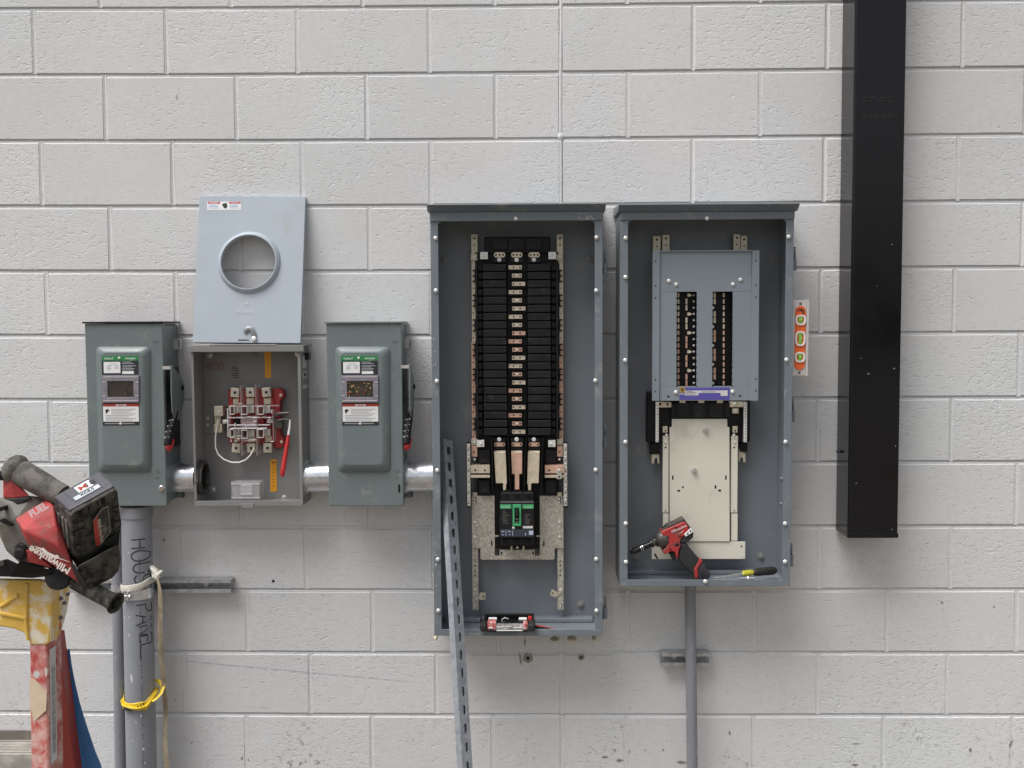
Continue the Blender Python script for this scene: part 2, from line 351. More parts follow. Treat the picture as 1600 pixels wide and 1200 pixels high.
CZ = [-0.00392, 0.00026, -0.00269, 0.00152, 7e-05, -0.00017, -0.0006]
def row_z(r, x):
    z = -r * BH; x = max(-1.75, min(1.7, x)); zz = max(-2.4, min(.1, z))
    return Z0 + z + sum(c * b for c, b in zip(CZ, (1, x, zz, x * x, x * zz, zz * zz, x ** 3)))
MEAS = {1: (60, {-4: 52.5, -3: 259, -2: 464.5, -1: 670.5, 0: 876.5, 1: 1083, 2: 1292.5, 3: 1504.5}),
        2: (165, {-3.5: 164, -2.5: 369, -1.5: 572.5, -.5: 774, .5: 981, 1.5: 1188}),
        3: (270, {-4: 64.5, -3: 269.5, -2: 472, -1: 673, 0: 877, 1: 1082, 2: 1287.5, 3: 1497}),
        4: (370, {-3.5: 172, -2.5: 375, -1.5: 577}),
        5: (475, {-4: 73, -3: 275, 2: 1282.5, 3: 1491}), 7: (670, {-4: 78, 2: 1278, 3: 1487}), 9: (870, {-2: 478, 2: 1281, 3: 1486}),
        10: (970, {-2.5: 387, -1.5: 582, .5: 981, 2.5: 1386, 3.5: 1588}), 11: (1065, {-3: 289, -2: 485, -1: 682, 2: 1278, 3: 1480}),
        12: (1160, {-2.5: 385, -1.5: 581, -.5: 770, .5: 978, 2.5: 1380, 3.5: 1581})}
def joint_x(r, k):
    if r in MEAS and k in MEAS[r][1]: return W(MEAS[r][1][k], MEAS[r][0], 0).x
    if k == 0: return -0.004
    return k * BW - .003 + .003 * k / 3
wall = thing('concrete_block_wall', 'wall of large concrete blocks painted pale grey behind the electrical boxes', 'wall', (0, 0, 0))
GAP = .0045                                   # half a joint
def block_geo(w_, h_, seed):
    rn = random.Random(seed); nx, nz = 6, 3; per = []
    for i in range(nx): per.append((-.5 + i / nx, -.5))
    for i in range(nz): per.append((.5, -.5 + i / nz))
    for i in range(nx): per.append((.5 - i / nx, .5))
    for i in range(nz): per.append((-.5, .5 - i / nz))
    def ring(ins, y, j):
        o = []
        for a, c in per:
            sx = -1 if a < -.49 else (1 if a > .49 else 0); sz = -1 if c < -.49 else (1 if c > .49 else 0)
            top = 1.95 if sz > 0 else (.45 if sz < 0 else 1)
            o.append((a * w_ - sx * (ins + rn.uniform(0, j)), y, c * h_ - sz * (ins * top + rn.uniform(0, j))))
        return o
    mb = MB(); R = [ring(.0022, 0, .0012), ring(.0005, .0034, .0011), ring(0, .012, 0)]
    mb.rings(R, 0, (True, False), False)
    return mb
BM = {}
def block_mesh(half, var):
    if (half, var) not in BM:
        o = block_geo((BW / 2 if half else BW) - 2 * GAP, BH - 2 * GAP, 11 * var + half).build('block', m_block, None)
        me = o.data; del WL[o.name]; bpy.data.objects.remove(o); BM[(half, var)] = me
    return BM[(half, var)]
mort = MB(); far = MB()
def cols(r, lo, hi):
    ks = []
    k = -20
    base = 0 if r % 2 else .5
    for i in range(-24, 25): ks.append(i + base if base == 0 or True else i)
    ks = sorted(set(ks + [0]))
    return [k for k in ks if lo <= k <= hi]
rows = range(-6, 13)
for r in rows:
    ks = cols(r, -11, 11)
    for a, b in zip(ks[:-1], ks[1:]):
        x0, x1 = joint_x(r, a), joint_x(r, b); xm = (x0 + x1) / 2
        za, zb = row_z(r - 1, xm), row_z(r, xm)
        near = -5.6 <= (a + b) / 2 <= 5.6 and r >= -1
        half = (b - a) < .75
        nw, nh = (BW / 2 if half else BW) - 2 * GAP, BH - 2 * GAP
        sx, sz = (x1 - x0 - 2 * GAP) / nw, (za - zb - 2 * GAP) / nh
        if near:
            rot = math.atan2(row_z(r, x1) - row_z(r, x0), x1 - x0)
            place('block', block_mesh(half, random.randrange(7)), (xm, .006 + random.uniform(-.0005, .0005), (za + zb) / 2), wall, (0, -rot, 0), (sx, 1, sz))
        else:
            far.box(x0 + GAP, x1 - GAP, 0.0, .02, zb + GAP, za - GAP)
        # head joint on the right side: shallow trough of two facets
        if b != 0 or r >= 7:
            dp = random.choice((.0006, .0012, .002, .0027)) if r < 8 else random.choice((.0002, .0005, .001))
            xa, xb = x1 - GAP - .002, x1 + GAP + .002; xc = x1 + random.uniform(-.001, .001)
            zt, zl = za - GAP + .003, zb + GAP - .003
            mort.add([(xa, .0012, zl), (xc, dp + .0012, zl), (xb, .0012, zl), (xa, .0012, zt), (xc, dp + .0012, zt), (xb, .0012, zt)], [(0, 1, 4, 3), (1, 2, 5, 4)])
    # bed joint under row r-1 .. struck back at the top, flush at the bottom
    n = 34; xs = [-4.7 + 9.4 * i / n for i in range(n + 1)]
    vs = []
    for i, x in enumerate(xs):
        z = row_z(r - 1, x); j = random.uniform(-.0005, .0005)
        vs += [(x, .0085, z + GAP + .003), (x, .0064 + j, z + GAP - .001), (x, .0060 + j, z + .0012 + j), (x, .0030 + j * .5, z - GAP + j), (x, .0050, z - GAP - .003)]
    fs = []
    for i in range(n):
        for q in range(4): fs.append((i * 5 + q, i * 5 + 5 + q, i * 5 + 6 + q, i * 5 + 1 + q))
    mort.add(vs, fs)
mort.build('mortar', m_mortar, wall)
fo = far.build('outer_blocks', m_block, wall); fo['kind'] = 'stuff'
bk = MB(); bk.box(-4.6, 4.6, .0125, .2, 0, Z0 + 7 * BH); bk.build('wall_core', m_mortar, wall)
# control joint: a bead of painted sealant straight down the wall, with a lump of it
pts = [(joint_x(1 + 2 * (i // 4), 0) + random.uniform(-.0008, .0008), .0062, Z0 + .3 - i * .06) for i in range(26)]
cj = MB(); cj.tube(pts, .0065, 8, flat=1.0); b_ = W(876, 213, 0); cj.sph(b_ + Vector((0, .004, 0)), .011, 10, sc=(1, .6, 1.1)); cj.build('sealant_bead', m_mortar, wall)
m_bare = MAT('bare_block_chip', (.25, .235, .215), .9, var=.35, vs=200, bump=.6, bs=300); m_smudge = MAT('grey_smudge', (.42, .41, .41), .8, var=.2, vs=60)
# old anchor holes and the torn paint round them
for (u, v, r1) in ((825, 1028, .006), (908, 1027, .004)):
    p = W(u, v, 0); h = MB(); n = 22; rg = []
    for q, sc in ((0, 2.6), (1, 2.2)):
        rg.append([p + Vector((math.cos(2 * math.pi * j / n) * r1 * sc * (1 + .14 * math.sin(j * 2.7)), -.0009 - .0004 * q, math.sin(2 * math.pi * j / n) * r1 * sc * (1 + .16 * math.cos(j * 1.9)))) for j in range(n)])
    h.rings(rg, 0, (False, True), False); ho = h.build('torn_paint', m_ivory if False else MAT('bare_block', (.30, .27, .23), .9, var=.3, vs=90, bump=1.2, bs=200), wall)
    h = MB(); h.lathe(p + Vector((0, -.0016, 0)), (0, 1, 0), [(0, r1), (.0003, r1 * .9)], 12); h.build('anchor_hole', m_black, wall)
h = MB(); p = W(427, 908, 0); h.lathe(p + Vector((0, -.001, 0)), (0, 1, 0), [(0, .0045), (.0003, .004)], 12); h.build('anchor_hole', m_black, wall)
# knocks and chips in the paint
rn = random.Random(12)
for (u, v, a, c, dk) in ((276, 151, 1.6, 7, 1), (1472, 941, 2.2, 3, 0), (1473, 951, 2, 3, 2), (1553, 948, 2.4, 1.4, 0), (1580, 1161, 1.6, 9, 0), (1582, 1175, 1.4, 2, 2), (1337, 1162, 7, .8, 0), (1516, 1172, 2.4, 3.4, 0),
        (1336, 1195, 6, 2.4, 0), (1464, 1165, 5, .6, 0), (945, 1183, 6, 2, 0), (960, 1172, 2, 3, 0), (968, 1188, 7, 2.6, 0), (1065, 1191, 9, 2.6, 0), (1036, 1172, 2.4, 1.6, 0), (984, 1174, 1, 4, 0), (1008, 1172, 2.6, .8, 0), (1325, 337, 1, 2, 0),
        (1140, 1145, 2, 4, 0), (505, 930, 1.2, 1.4, 0), (410, 1105, 5, 1.6, 2), (378, 1185, 1.4, 4, 0), (388, 1187, 1.2, 3, 0), (300, 1160, 1.2, 2.4, 0), (274, 1094, .8, 3, 0), (645, 1156, 1.6, .8, 0), (256, 844, 2.6, 3, 0), (131, 740, 3, 5, 2), (820, 1003, 1.2, 9, 0), (813, 1030, 1.6, 11, 0), (1330, 1003, 0.8, 2, 0)):
    mb = MB(); n = 9; sk = rn.uniform(-.4, .4)
    mb.add([W(u + a * math.cos(2 * math.pi * j / n) * rn.uniform(.5, 1.1) + sk * c * math.sin(2 * math.pi * j / n), v + c * math.sin(2 * math.pi * j / n) * rn.uniform(.5, 1.1), .0012) for j in range(n)], [tuple(range(n))])
    mb.build('paint_chip', (m_bare, m_smudge, m_paper)[dk], wall)
# snapped chalk line
cl = MB()
for i in range(16):
    a, c = i / 16, (i + .8 + .25 * random.random()) / 16
    q = lambda s_: W(290 + (640 - 290) * s_, 1033 + (1065 - 1033) * s_, .0012)
    w_ = .0009 * (1 - .55 * a)
    cl.add([q(a) + Vector((0, 0, w_)), q(c) + Vector((0, 0, w_)), q(c) - Vector((0, 0, w_)), q(a) - Vector((0, 0, w_))], [(0, 1, 2, 3)])
cl.build('chalk_line', m_chalk, wall)

m_chip = MAT('worn_spot', (.24, .24, .24), .7, var=.4, vs=300)
# ------------------------------------------------------------------ black square steel post
t = thing('steel_post', 'black square steel tube hung against the wall, cut off above the ground', 'post', W(1360, 838, .07))
D = .132; xl, xr = W(1329.5, 500, D).x, W(1409, 500, D).x; zb = W(1365, 840, D).z
m_ = MB(); R = []
for z in (zb, zb + .02, 4.6):
    c = .006; R.append([(xl + c, -D, z), (xr - c, -D, z), (xr - c * .3, -D + c * .3, z), (xr, -D + c, z), (xr, -.012, z), (xr - .004, -.006, z), (xl + .004, -.006, z), (xl, -.012, z), (xl, -D + c, z), (xl + c * .3, -D + c * .3, z)])
m_.rings(R, 0, (True, True), False); m_.build('tube', m_tubeb, t)
m_ = MB(); m_.box(xl - .0012, xr + .0012, -D - .0012, -.012, zb - .0012, zb + .0135); m_.build('end_cap', m_tubeb, t, .002)
m_ = MB(); p = W(1310, 705, .04); m_.sph((xl - .004, -.045, p.z), .011, 14, sc=(.9, .9, .42)); m_.build('plug', m_bluep, t)
for (u, v, r) in ((1394, 382, .003), (1370, 447, .0018), (1397, 576, .0034), (1345, 560, .0022), (1357, 584, .004), (1399, 697, .003), (1338, 755, .003), (1394, 827, .0028)):
    m_ = MB(); p = W(u, v, D + .0007); n = 9; m_.add([p + Vector((r * math.cos(2 * math.pi * j / n) * random.uniform(.4, 1.1), 0, r * .7 * math.sin(2 * math.pi * j / n) * random.uniform(.4, 1.1))) for j in range(n)], [tuple(range(n))])
    m_.build('paint_chip', m_chip, t)
for v0 in (152, 157, 179, 182):
    m_ = MB()
    for i in range(5):
        u = 1350 + i * 10 + random.uniform(-3, 3); p = W(u, v0 + random.uniform(-.6, .6), D + .0006); l = random.uniform(.003, .010)
        m_.add([p + Vector((-l, 0, .0004)), p + Vector((l, 0, .0006)), p + Vector((l, 0, -.0003)), p + Vector((-l, 0, -.0004))], [(0, 1, 2, 3)])
    m_.build('scuff_mark', MAT('scuff', (.05, .05, .052), .7), t)
# ------------------------------------------------------------------ strut channel
def channel(mb, p0, p1, back, w_=.0413, dp=.0413, pitch=.0508, sl=.0145, sr=.0072, t=.0026, off=0.0):
    """C channel from p0 to p1; back = unit vector pointing out of the slotted web; the lips lie on the other side"""
    p0, p1, back = Vector(p0), Vector(p1), Vector(back); A = (p1 - p0).normalized(); L = (p1 - p0).length
    back = (back - A * back.dot(A)).normalized(); B = back.cross(A).normalized(); hole = obround(sl, sr)
    n = max(1, int(L / pitch)); s0 = (L - n * pitch) / 2; cuts = [0.0] if s0 > 1e-4 else []
    edges = [s0 + i * pitch for i in range(n + 1)]
    for i in range(n):
        plate_hole(mb, p0 + A * (s0 + (i + .5) * pitch), A, B, back, -pitch / 2, pitch / 2, -w_ / 2, w_ / 2, hole, t)
    for a, b in ((0, s0), (L - s0, L)):
        if b - a > 1e-4: mb.obox(p0 + A * ((a + b) / 2) - back * t / 2, A * (b - a) / 2, B * w_ / 2, back * t / 2)
    c = (p0 + p1) / 2
    for s_ in (-1, 1):
        mb.obox(c + B * s_ * (w_ / 2 - t / 2) - back * (dp / 2 + t / 2 + .0002), A * L / 2, B * t / 2, back * (dp - t) / 2)
        mb.obox(c + B * s_ * (w_ / 2 - .005 - .0001) - back * (dp - t / 2), A * (L / 2 - .0003), B * .0045, back * t / 2)
        mb.obox(c + B * s_ * (w_ / 2 - .0092) - back * (dp - .0058), A * (L / 2 - .0006), B * .0013, back * .0032)
# left strut, open side out, behind the big conduit
def wall_strut(u0, u1, v, name, label):
    a, b = W(u0, v, .0413), W(u1, v, .0413); z = (a.z + b.z) / 2
    t = thing(name, label, 'strut channel', (0.5 * (a.x + b.x), -.02, z), 'short strut channels bolted to the wall')
    mb = MB(); channel(mb, (a.x, -.0035, z), (b.x, -.0035, z), (0, 1, 0)); mb.build('channel', m_strutd, t, 0)
    for u in (u1 - 38, u0 + 20):
        p = W(u, v + 1, .012); mb = MB(); mb.lathe((p.x, -.0065, z), (0, -1, 0), [(0, .011), (.0018, .011), (.002, .0075), (.008, .007), (.0085, .005)], 6 if False else 14); mb.build('anchor_bolt', m_zinc, t)
    return t
wall_strut(104, 361, 916, 'strut_channel', 'galvanised strut channel with slots behind the thick lettered conduit')
wall_strut(1034, 1111, 1030.5, 'strut_channel', 'short galvanised strut channel behind the thin conduit under the right panel')

# ------------------------------------------------------------------ conduits
def pipe(name, label, pts, r, mat, top=None, group=None):
    p = [W(*q) for q in pts]; base = p[-1]
    d = (p[-1] - p[0]).normalized(); k = (0.0 - p[-1].z) / d.z; end = p[-1] + d * k
    t = thing(name, label, 'conduit', end, group)
    mb = MB(); mb.cyl(p[0], end, r, n=40, caps=(True, True)); mb.build('pipe', mat, t)
    return t, p[0], end
BR = .0455
big, b0, b1 = pipe('conduit', 'thick grey plastic conduit lettered HOUSE PANEL in black marker', [(213.2, 792, .094), (221, 1190, .094)], BR, m_pvc)
mb = MB(); mb.lathe(b0 + Vector((0, 0, .004)), b1 - b0, [(0, .0488), (.034, .0488), (.036, .0468)], 40, 0); mb.build('coupling', m_pvc2, big)
ax = (b1 - b0).normalized()
def on_pipe(u, v, lift=.0):
    """point on the front of the thick conduit seen at pixel u, v"""
    s_ = (W(213, v, .094).z - b0.z) / ax.z; c = b0 + ax * s_
    d0 = .094 + BR; x = W(u, v, d0 - .008).x - c.x; x = max(-BR * .97, min(BR * .97, x))
    a = math.asin(x / BR); r = BR + lift
    return c + Vector((math.sin(a) * r, -math.cos(a) * r, 0))
def marker(mb, strokes, fx, wd, lift=.0006):
    for st in strokes:
        pts = []
        for (a, c), (a2, c2) in zip(st[:-1], st[1:]):
            n = 4
            for i in range(n): pts.append(fx(a + (a2 - a) * i / n, c + (c2 - c) * i / n))
        pts.append(fx(*st[-1])); pts = [Vector(p) for p in pts]
        vs = []
        for i, p in enumerate(pts):
            tn = (pts[min(i + 1, len(pts) - 1)] - pts[max(0, i - 1)]).normalized(); sd = tn.cross(Vector((0, -1, 0))).normalized() * wd
            vs += [p + sd, p - sd]
        mb.add(vs, [(2 * i, 2 * i + 2, 2 * i + 3, 2 * i + 1) for i in range(len(pts) - 1)])
arc = lambda cx, cy, rx, ry, a0, a1, n=10: [(cx + rx * math.cos(math.radians(a0 + (a1 - a0) * i / n)), cy + ry * math.sin(math.radians(a0 + (a1 - a0) * i / n))) for i in range(n + 1)]
GL = {'H': [[(0, 0), (0, 1)], [(1, 0), (1, 1)], [(0, .5), (1, .52)]], 'O': [arc(.5, .5, .5, .5, 90, 450, 16)],
      'U': [[(0, 1), (0, .35)] + arc(.5, .35, .5, .35, 180, 360, 8) + [(1, 1)]], 'S': [arc(.5, .75, .42, .26, 20, 270, 8) + arc(.5, .25, .45, .26, 90, -160, 8)],
      'E': [[(1, 1), (0, 1), (0, 0), (1, 0)], [(0, .52), (.85, .52)]], 'P': [[(0, 0), (0, 1)] + arc(.1, .75, .9, .25, 90, -90, 8)],
      'A': [[(0, 0), (.5, 1), (1, 0)], [(.2, .38), (.82, .38)]], 'N': [[(0, 0), (0, 1), (1, 0), (1, 1)]], 'L': [[(0, 1), (0, 0), (1, 0)]],
      '4': [[(.75, 0), (.75, 1)], [(.1, 1), (0, .45), (1, .42)]], '0': [arc(.5, .5, .45, .5, 90, 450, 14)], '3': [arc(.35, .76, .5, .25, 150, -90, 8) + arc(.35, .25, .6, .27, 90, -150, 8)]}
# letters stand on their side: reading runs down the pipe, letter tops point right
for ch, va, vb, ua, ub in (('H', 839, 852, 206.5, 230), ('O', 856, 872, 206.5, 230.5), ('U', 876, 890, 209.5, 232), ('S', 893, 907, 211.5, 234), ('E', 910, 921, 213, 234),
                           ('P', 940, 952, 214, 237), ('A', 955, 971, 213.5, 237), ('N', 973, 986, 217, 236.5), ('E', 988, 999, 219, 237), ('L', 1001, 1023, 220, 240)):
    mb = MB(); marker(mb, GL[ch], lambda a, c, va=va, vb=vb, ua=ua, ub=ub: on_pipe(ua + (ub - ua) * c + random.uniform(-.3, .3), va + (vb - va) * a + random.uniform(-.2, .2), .0006), .0017); mb.build('marker_letter', m_ink, big)
mb = MB()                                        # the maker's row of fine print down the pipe
v = 846.0
while v < 1200:
    ln = random.uniform(1.2, 2.8); u = 217.5 + (v - 846) * 7 / 350
    p, q = on_pipe(u - .9, v, .0005), on_pipe(u + .9, v, .0005); p2, q2 = on_pipe(u - .9, v + ln, .0005), on_pipe(u + .9, v + ln, .0005)
    if not (905 < v < 940): mb.add([p, q, q2, p2], [(0, 1, 2, 3)])
    v += ln + random.uniform(.7, 3.2) + (random.random() < .12) * 9
mb.build('fine_print', MAT('grey_print', (.13, .14, .16), .6), big)['kind'] = 'stuff'
for (u, v, a, c) in ((202, 918 - 60, 1.6, 1), (207, 1052, 2.2, 7), (203, 986, 1.0, 3), (221, 1110, 1.4, 3.4), (214, 1120, .8, 3), (224, 1162, 1.6, 3), (203, 958, 1.2, 1.2), (236, 1116, 1, 1), (226, 1184, 1.6, 1.4), (200, 1082 + 55, 1.1, 1), (209, 1148, 1.2, 1), (226, 890, 1, 1)):
    mb = MB(); n = 10; mb.add([on_pipe(u + a * math.cos(2 * math.pi * j / n) * random.uniform(.7, 1.1) + .25 * c * math.sin(2 * math.pi * j / n) * .6, v + c * math.sin(2 * math.pi * j / n), .0007) for j in range(n)], [tuple(range(n))]); mb.build('paint_splash', m_paper, big)
sm, s0, s1 = pipe('conduit', 'thin grey plastic conduit half hidden behind the thick lettered one', [(182.5, 800, .062), (188.6, 1180, .062)], .0185, m_pvc2)
rc, r0, r1 = pipe('conduit', 'thin grey plastic conduit running down from the right panel', [(1078.2, 913, .062), (1081.5, 1190, .062)], .0172, m_pvc2)
# strut clamps
def clamp(label, c, r, z, hgt, bolt=True):
    t = thing('pipe_clamp', label, 'clamp', (c.x, -.0413, z)); mb = MB(); R = []
    n = 28
    for i in range(n + 1):
        a = math.radians(-118 + 236 * i / n); dx, dy = math.sin(a), -math.cos(a)
        R.append([(c.x + dx * (r + e), c.y + dy * (r + e), z + s_ * hgt) for e, s_ in ((.0006, -1), (.0028, -1), (.0028, 1), (.0006, 1))])
    mb.rings(R, 0, (True, True), False); mb.build('band', m_galv, t)
    if bolt:
        a = math.radians(-22); p = c + Vector((math.sin(a) * (r + .003), -math.cos(a) * (r + .003), 0)); p.z = z
        for s_ in (-1, 1):
            mb = MB(); mb.obox(p + Vector((s_ * .009, -.007, 0)), (.0014, 0, 0), (0, .009, 0), (0, 0, hgt * .9)); mb.build('ear', m_zinc, t, .0006)
        mb = MB(); mb.cyl(p + Vector((-.017, -.009, 0)), p + Vector((.016, -.009, 0)), .003, n=10); mb.lathe(p + Vector((.0108, -.009, 0)), (1, 0, 0), [(0, .0065), (.005, .0065)], 6); mb.build('bolt', m_zinc, t)
    return t
cz = lambda a, b, v: (lambda z: a + (b - a) * ((z - a.z) / (b.z - a.z)))(W(213, v, .1).z)
clamp('steel strap clamp with bolt holding the thick lettered conduit to the strut', cz(b0, b1, 930), BR, W(213, 929, .13).z, .0155)
clamp('steel strap clamp round the thin conduit beside the thick lettered one', cz(s0, s1, 922), .0185, W(186, 921, .08).z, .009, False)

# off-white webbing tied round the thick conduit
t = thing('webbing_strap', 'off-white webbing strap knotted round the thick lettered conduit, tail hanging down', 'strap', cz(b0, b1, 915))
def loop(zfun, r, wd, th, a0=0, a1=360, n=44, c=None):
    R = []
    for i in range(n + 1):
        a = math.radians(a0 + (a1 - a0) * i / n); dx, dy = math.sin(a), -math.cos(a); z = zfun(math.degrees(a)); q = cz(b0, b1, 915) if c is None else c
        R.append([Vector((q.x + dx * (r + e), q.y + dy * (r + e), z + s_ * wd)) for e, s_ in ((.0004, -1), (th, -.8), (th * 1.3, 0), (th, .8), (.0004, 1))])
    return R
zt = W(215, 915.5, .13).z
R = loop(lambda a: zt + .009 * math.sin(math.radians(a - 25)) + (.006 if 30 < a < 110 else 0) * math.sin(math.radians((a - 30) * 2.25)), BR + .003, .0105, .0022, -180, 180, 60)
mb = MB(); mb.rings(R, 0, (False, False), False); mb.build('band', m_rope, t)
k = lambda u, v, d: W(u, v, d)
mb = MB(); mb.tube([k(236, 884, .10), k(240, 889, .115), k(245, 895, .12), k(247, 901, .125), k(243, 905, .13)], [.006, .010, .011, .0085, .006], 10, flat=.6)
mb.tube([k(252, 892, .11), k(247, 897, .125), k(241, 900, .12), k(239, 894, .11)], [.006, .009, .008, .005], 10, flat=.6); mb.build('knot', m_rope, t)
tl = [(244, 901, .13), (247, 909, .132), (249.5, 922, .13), (250.5, 945, .125), (249.5, 975, .12), (250.5, 1000, .115), (252.5, 1030, .11), (255.5, 1060, .105), (257.5, 1090, .10), (259, 1115, .10), (258, 1140, .10), (257.5, 1165, .10), (260, 1190, .10), (263, 1220, .10), (265, 1260, .09), (266, 1320, .06)]
mb = MB(); P = [W(*q) for q in tl]; R = []
for i, p in enumerate(P):
    tn = (P[min(i + 1, len(P) - 1)] - P[max(0, i - 1)]).normalized(); a = .5 * math.sin(i * .8); sd = Vector((math.cos(a), -math.sin(a), 0)); nn = tn.cross(sd)
    hw = .0082 * (1 if i > 1 else .6); R.append([p - sd * hw - nn * .0006, p + nn * .0016, p + sd * hw - nn * .0006, p - nn * .0012])
mb.rings(R, 0, (True, True), True); mb.build('tail', m_ropet, t)
# yellow tape twisted round the conduit lower down
q = cz(b0, b1, 1100); zt = W(220, 1101, .13).z
t = thing('barrier_tape', 'twisted yellow and black barrier tape tied round the thick conduit near its foot', 'tape', (q.x, q.y, zt))
rr = random.Random(5); mb = MB()
for kk, (dz, wd, rad) in enumerate(((.004, .0085, .0025), (-.006, .0055, .005), (.0, .004, .007))):
    R = loop(lambda a: zt + dz + (.030 if a > 40 else 0) * math.sin(math.radians(min(90, max(0, (a - 40)) * 1.5))) - .003 * math.cos(math.radians(a)) + .0022 * math.sin(a * .06 + kk * 2) + (.006 if a < -50 else 0), BR + .001 + rad * .4, wd, rad, -115, 115, 56, q)
    for i, ring in enumerate(R):
        for p in ring: p.x += rr.uniform(-.0003, .0003); p.z += rr.uniform(-.0004, .0004)
    mb.rings(R, 0, (True, True), True)
mb.tube([W(238, 1096, .13), W(246, 1090, .12), W(252, 1083, .115), W(255, 1073, .10), W(250, 1066, .09), W(243, 1062, .085)], [.006, .008, .0085, .009, .008, .004], 8, flat=.4)
mb.build('twisted_band', m_yel, t)
mb = MB(); R = loop(lambda a: zt - .0085, BR + .0062, .006, .004, -40, -10, 8, q); mb.rings(R, 0, (True, True), True)
for a in (-4, 4, 12, 21, 29):
    R = loop(lambda b: zt - .0075 + .0004 * (a + 4), BR + .0075, .0026, .0024, a, a + 3.6, 3, q); mb.rings(R, 0, (True, True), True)
mb.build('black_stripe', m_ink, t)

# ------------------------------------------------------------------ fused safety switches
def disconnect(uL, uR, du, label, first):
    D = .152; mb = MB(); vm = 648
    xl, xr = W(uL, vm, D).x, W(uR, vm, D).x; um = (uL + uR) / 2
    zt, zb = W(um, 505.5, D).z, W(um, 791, D).z
    t = thing('safety_switch', label, 'switch box', ((xl + xr) / 2, 0, zb), 'safety switches either side of the meter box')
    mb.box(xl + .007, xr - .005, -D + .006, -.004, zb + .006, zt - .004); mb.build('body', m_disc, t, .004)
    mb = MB(); mb.box(xl, xr, -D, -D + .022, zb, zt); mb.build('cover', m_disc, t, .003, 3)
    c = WL  # raised centre of the cover
    mb = MB(); e = [(149.5, 541.5), (235.5, 541.5), (236.5, 738), (154, 738)]; i_ = [(158.5, 551), (221.5, 551), (223, 726), (162, 726)]
    sh = (uL - 136.2) if not first else 0
    def rr(pts, d, rad, n=5):
        o = []
        for j in range(4):
            p = Vector(pts[j]); a = Vector(pts[j - 1]) - p; b = Vector(pts[(j + 1) % 4]) - p; a.normalize(); b.normalize()
            for k_ in range(n + 1):
                s_ = k_ / n; q1 = p + a * rad * (1 - s_) ** 2 + b * rad * s_ ** 2
                o.append(W(q1.x + du, q1.y, d))
        return o
    lerp = lambda s_: [((1 - s_) * a[0] + s_ * b[0], (1 - s_) * a[1] + s_ * b[1]) for a, b in zip(e, i_)]
    mb.rings([rr(lerp(-.03), D - .002, 9), rr(lerp(0), D + .0012, 9), rr(lerp(.16), D + .0055, 9), rr(lerp(.55), D + .013, 9), rr(lerp(.85), D + .0168, 9), rr(lerp(1), D + .0178, 9)], 0, (False, True), True)
    emb = mb.build('raised_panel', m_disc, t)
    mb = MB(); dt = D + .006
    mb.box(xl - .005, xr + .003, -dt, -.002, zt + .0005, zt + .006); mb.build('rain_cap', m_black if first else m_disc, t, .0015)
    # labels on the raised panel
    F = D + .0182
    lb = MB(); L = lambda u0, v0, u1, v1, k_, mi: lb.pbox(u0 + du, v0, u1 + du, v1, F + .0004 * k_, F - .0002 + .0004 * (k_ - 1), mi)
    L(158.7, 556, 216, 563.5, 1, 0); L(159, 563.6, 216.2, 585.5, 1, 1); L(162, 565.5, 188, 583, 2, 2)
    L(191, 580, 209, 584.2, 2, 2)
    for v0, a, b in ((565.2, 191, 205), (567.6, 191, 209), (571, 191, 212), (573, 191, 206), (575.6, 191, 210), (577.6, 191, 208)): L(a, v0, b, v0 + .9, 2, 3)
    for v0, a, b in ((568.2, 171, 182), (571, 167, 174), (573, 167, 173), (575, 167, 174), (577, 167, 172), (570.8, 179, 185), (572.8, 179, 185), (574.8, 179, 185)): L(a, v0, b, v0 + .8, 3, 3)
    lb.build('rating_label', [m_green, m_ink, m_white, MAT('grey_print_light', (.42, .44, .47), .5)], t)
    lb = MB(); L(160.2, 629.8, 217.5, 664.6, 1, 0); L(161, 631, 217, 635, 2, 1); L(161.2, 635.2, 216.8, 658.8, 2, 2); L(181, 632, 197, 634, 3, 2)
    for i, v0 in enumerate((639, 641.4, 643.6, 646.2, 648.6, 651.2, 653.6, 656)): L(174 if i < 4 else 165, v0, 212 - 5 * (i % 3), v0 + .7, 3, 3)
    L(164, 661, 210, 662.6, 2, 3)
    lb.ppoly([(164 + du, 641), (168 + du, 639), (171 + du, 641.5), (168.5 + du, 643), (166 + du, 647), (165 + du, 643.5)], F + .0014, F + .0006, 0)
    lb.build('warning_label', [m_ink, m_redp, m_white, MAT('grey_print_dark', (.28, .29, .31), .5)], t)
    tx = MB()
    p = W(162.5 + du, 561.7, F + .001); tx.text('VisiPacT', p, (1, 0, 0), (0, 0, 1), .0085, 0, bold=.01)
    p = W(196 + du, 561.2, F + .001); tx.text('Schneider', p, (1, 0, 0), (0, 0, 1), .0078, 0, bold=.012)
    p = W(203 + du, 563, F + .001); tx.text('Electric', p, (1, 0, 0), (0, 0, 1), .0032, 0)
    p = W(189 + du, 633.9, F + .0016); tx.text('DANGER', p, (1, 0, 0), (0, 0, 1), .0042, 1, 'CENTER', .01)
    tx.build('lettering', [m_white, m_redp], t)
    for u, v in ((186.3, 559.3), (188.5, 661.8)):
        s_ = MB(); s_.lathe(W(u + du, v, F), (0, -1, 0), [(0, .0042), (.0016, .0036), (.0022, .0018)], 12); s_.build('rivet', m_screw, t)
    fr = MB(); a0, a1, c0, c1 = 159.4 + du, 216.8 + du, 586.5, 629
    i0, i1, j0, j1 = 168 + du, 208.5 + du, 595.5, 620.5
    for (p, q, r_, s_) in ((a0, c0, a1, j0), (a0, j1, a1, c1), (a0, j0, i0, j1), (i1, j0, a1, j1)): fr.pbox(p, q, r_, s_, F + .0055, F - .0004)
    f = fr.build('viewing_window', m_smoke, t, .0012)
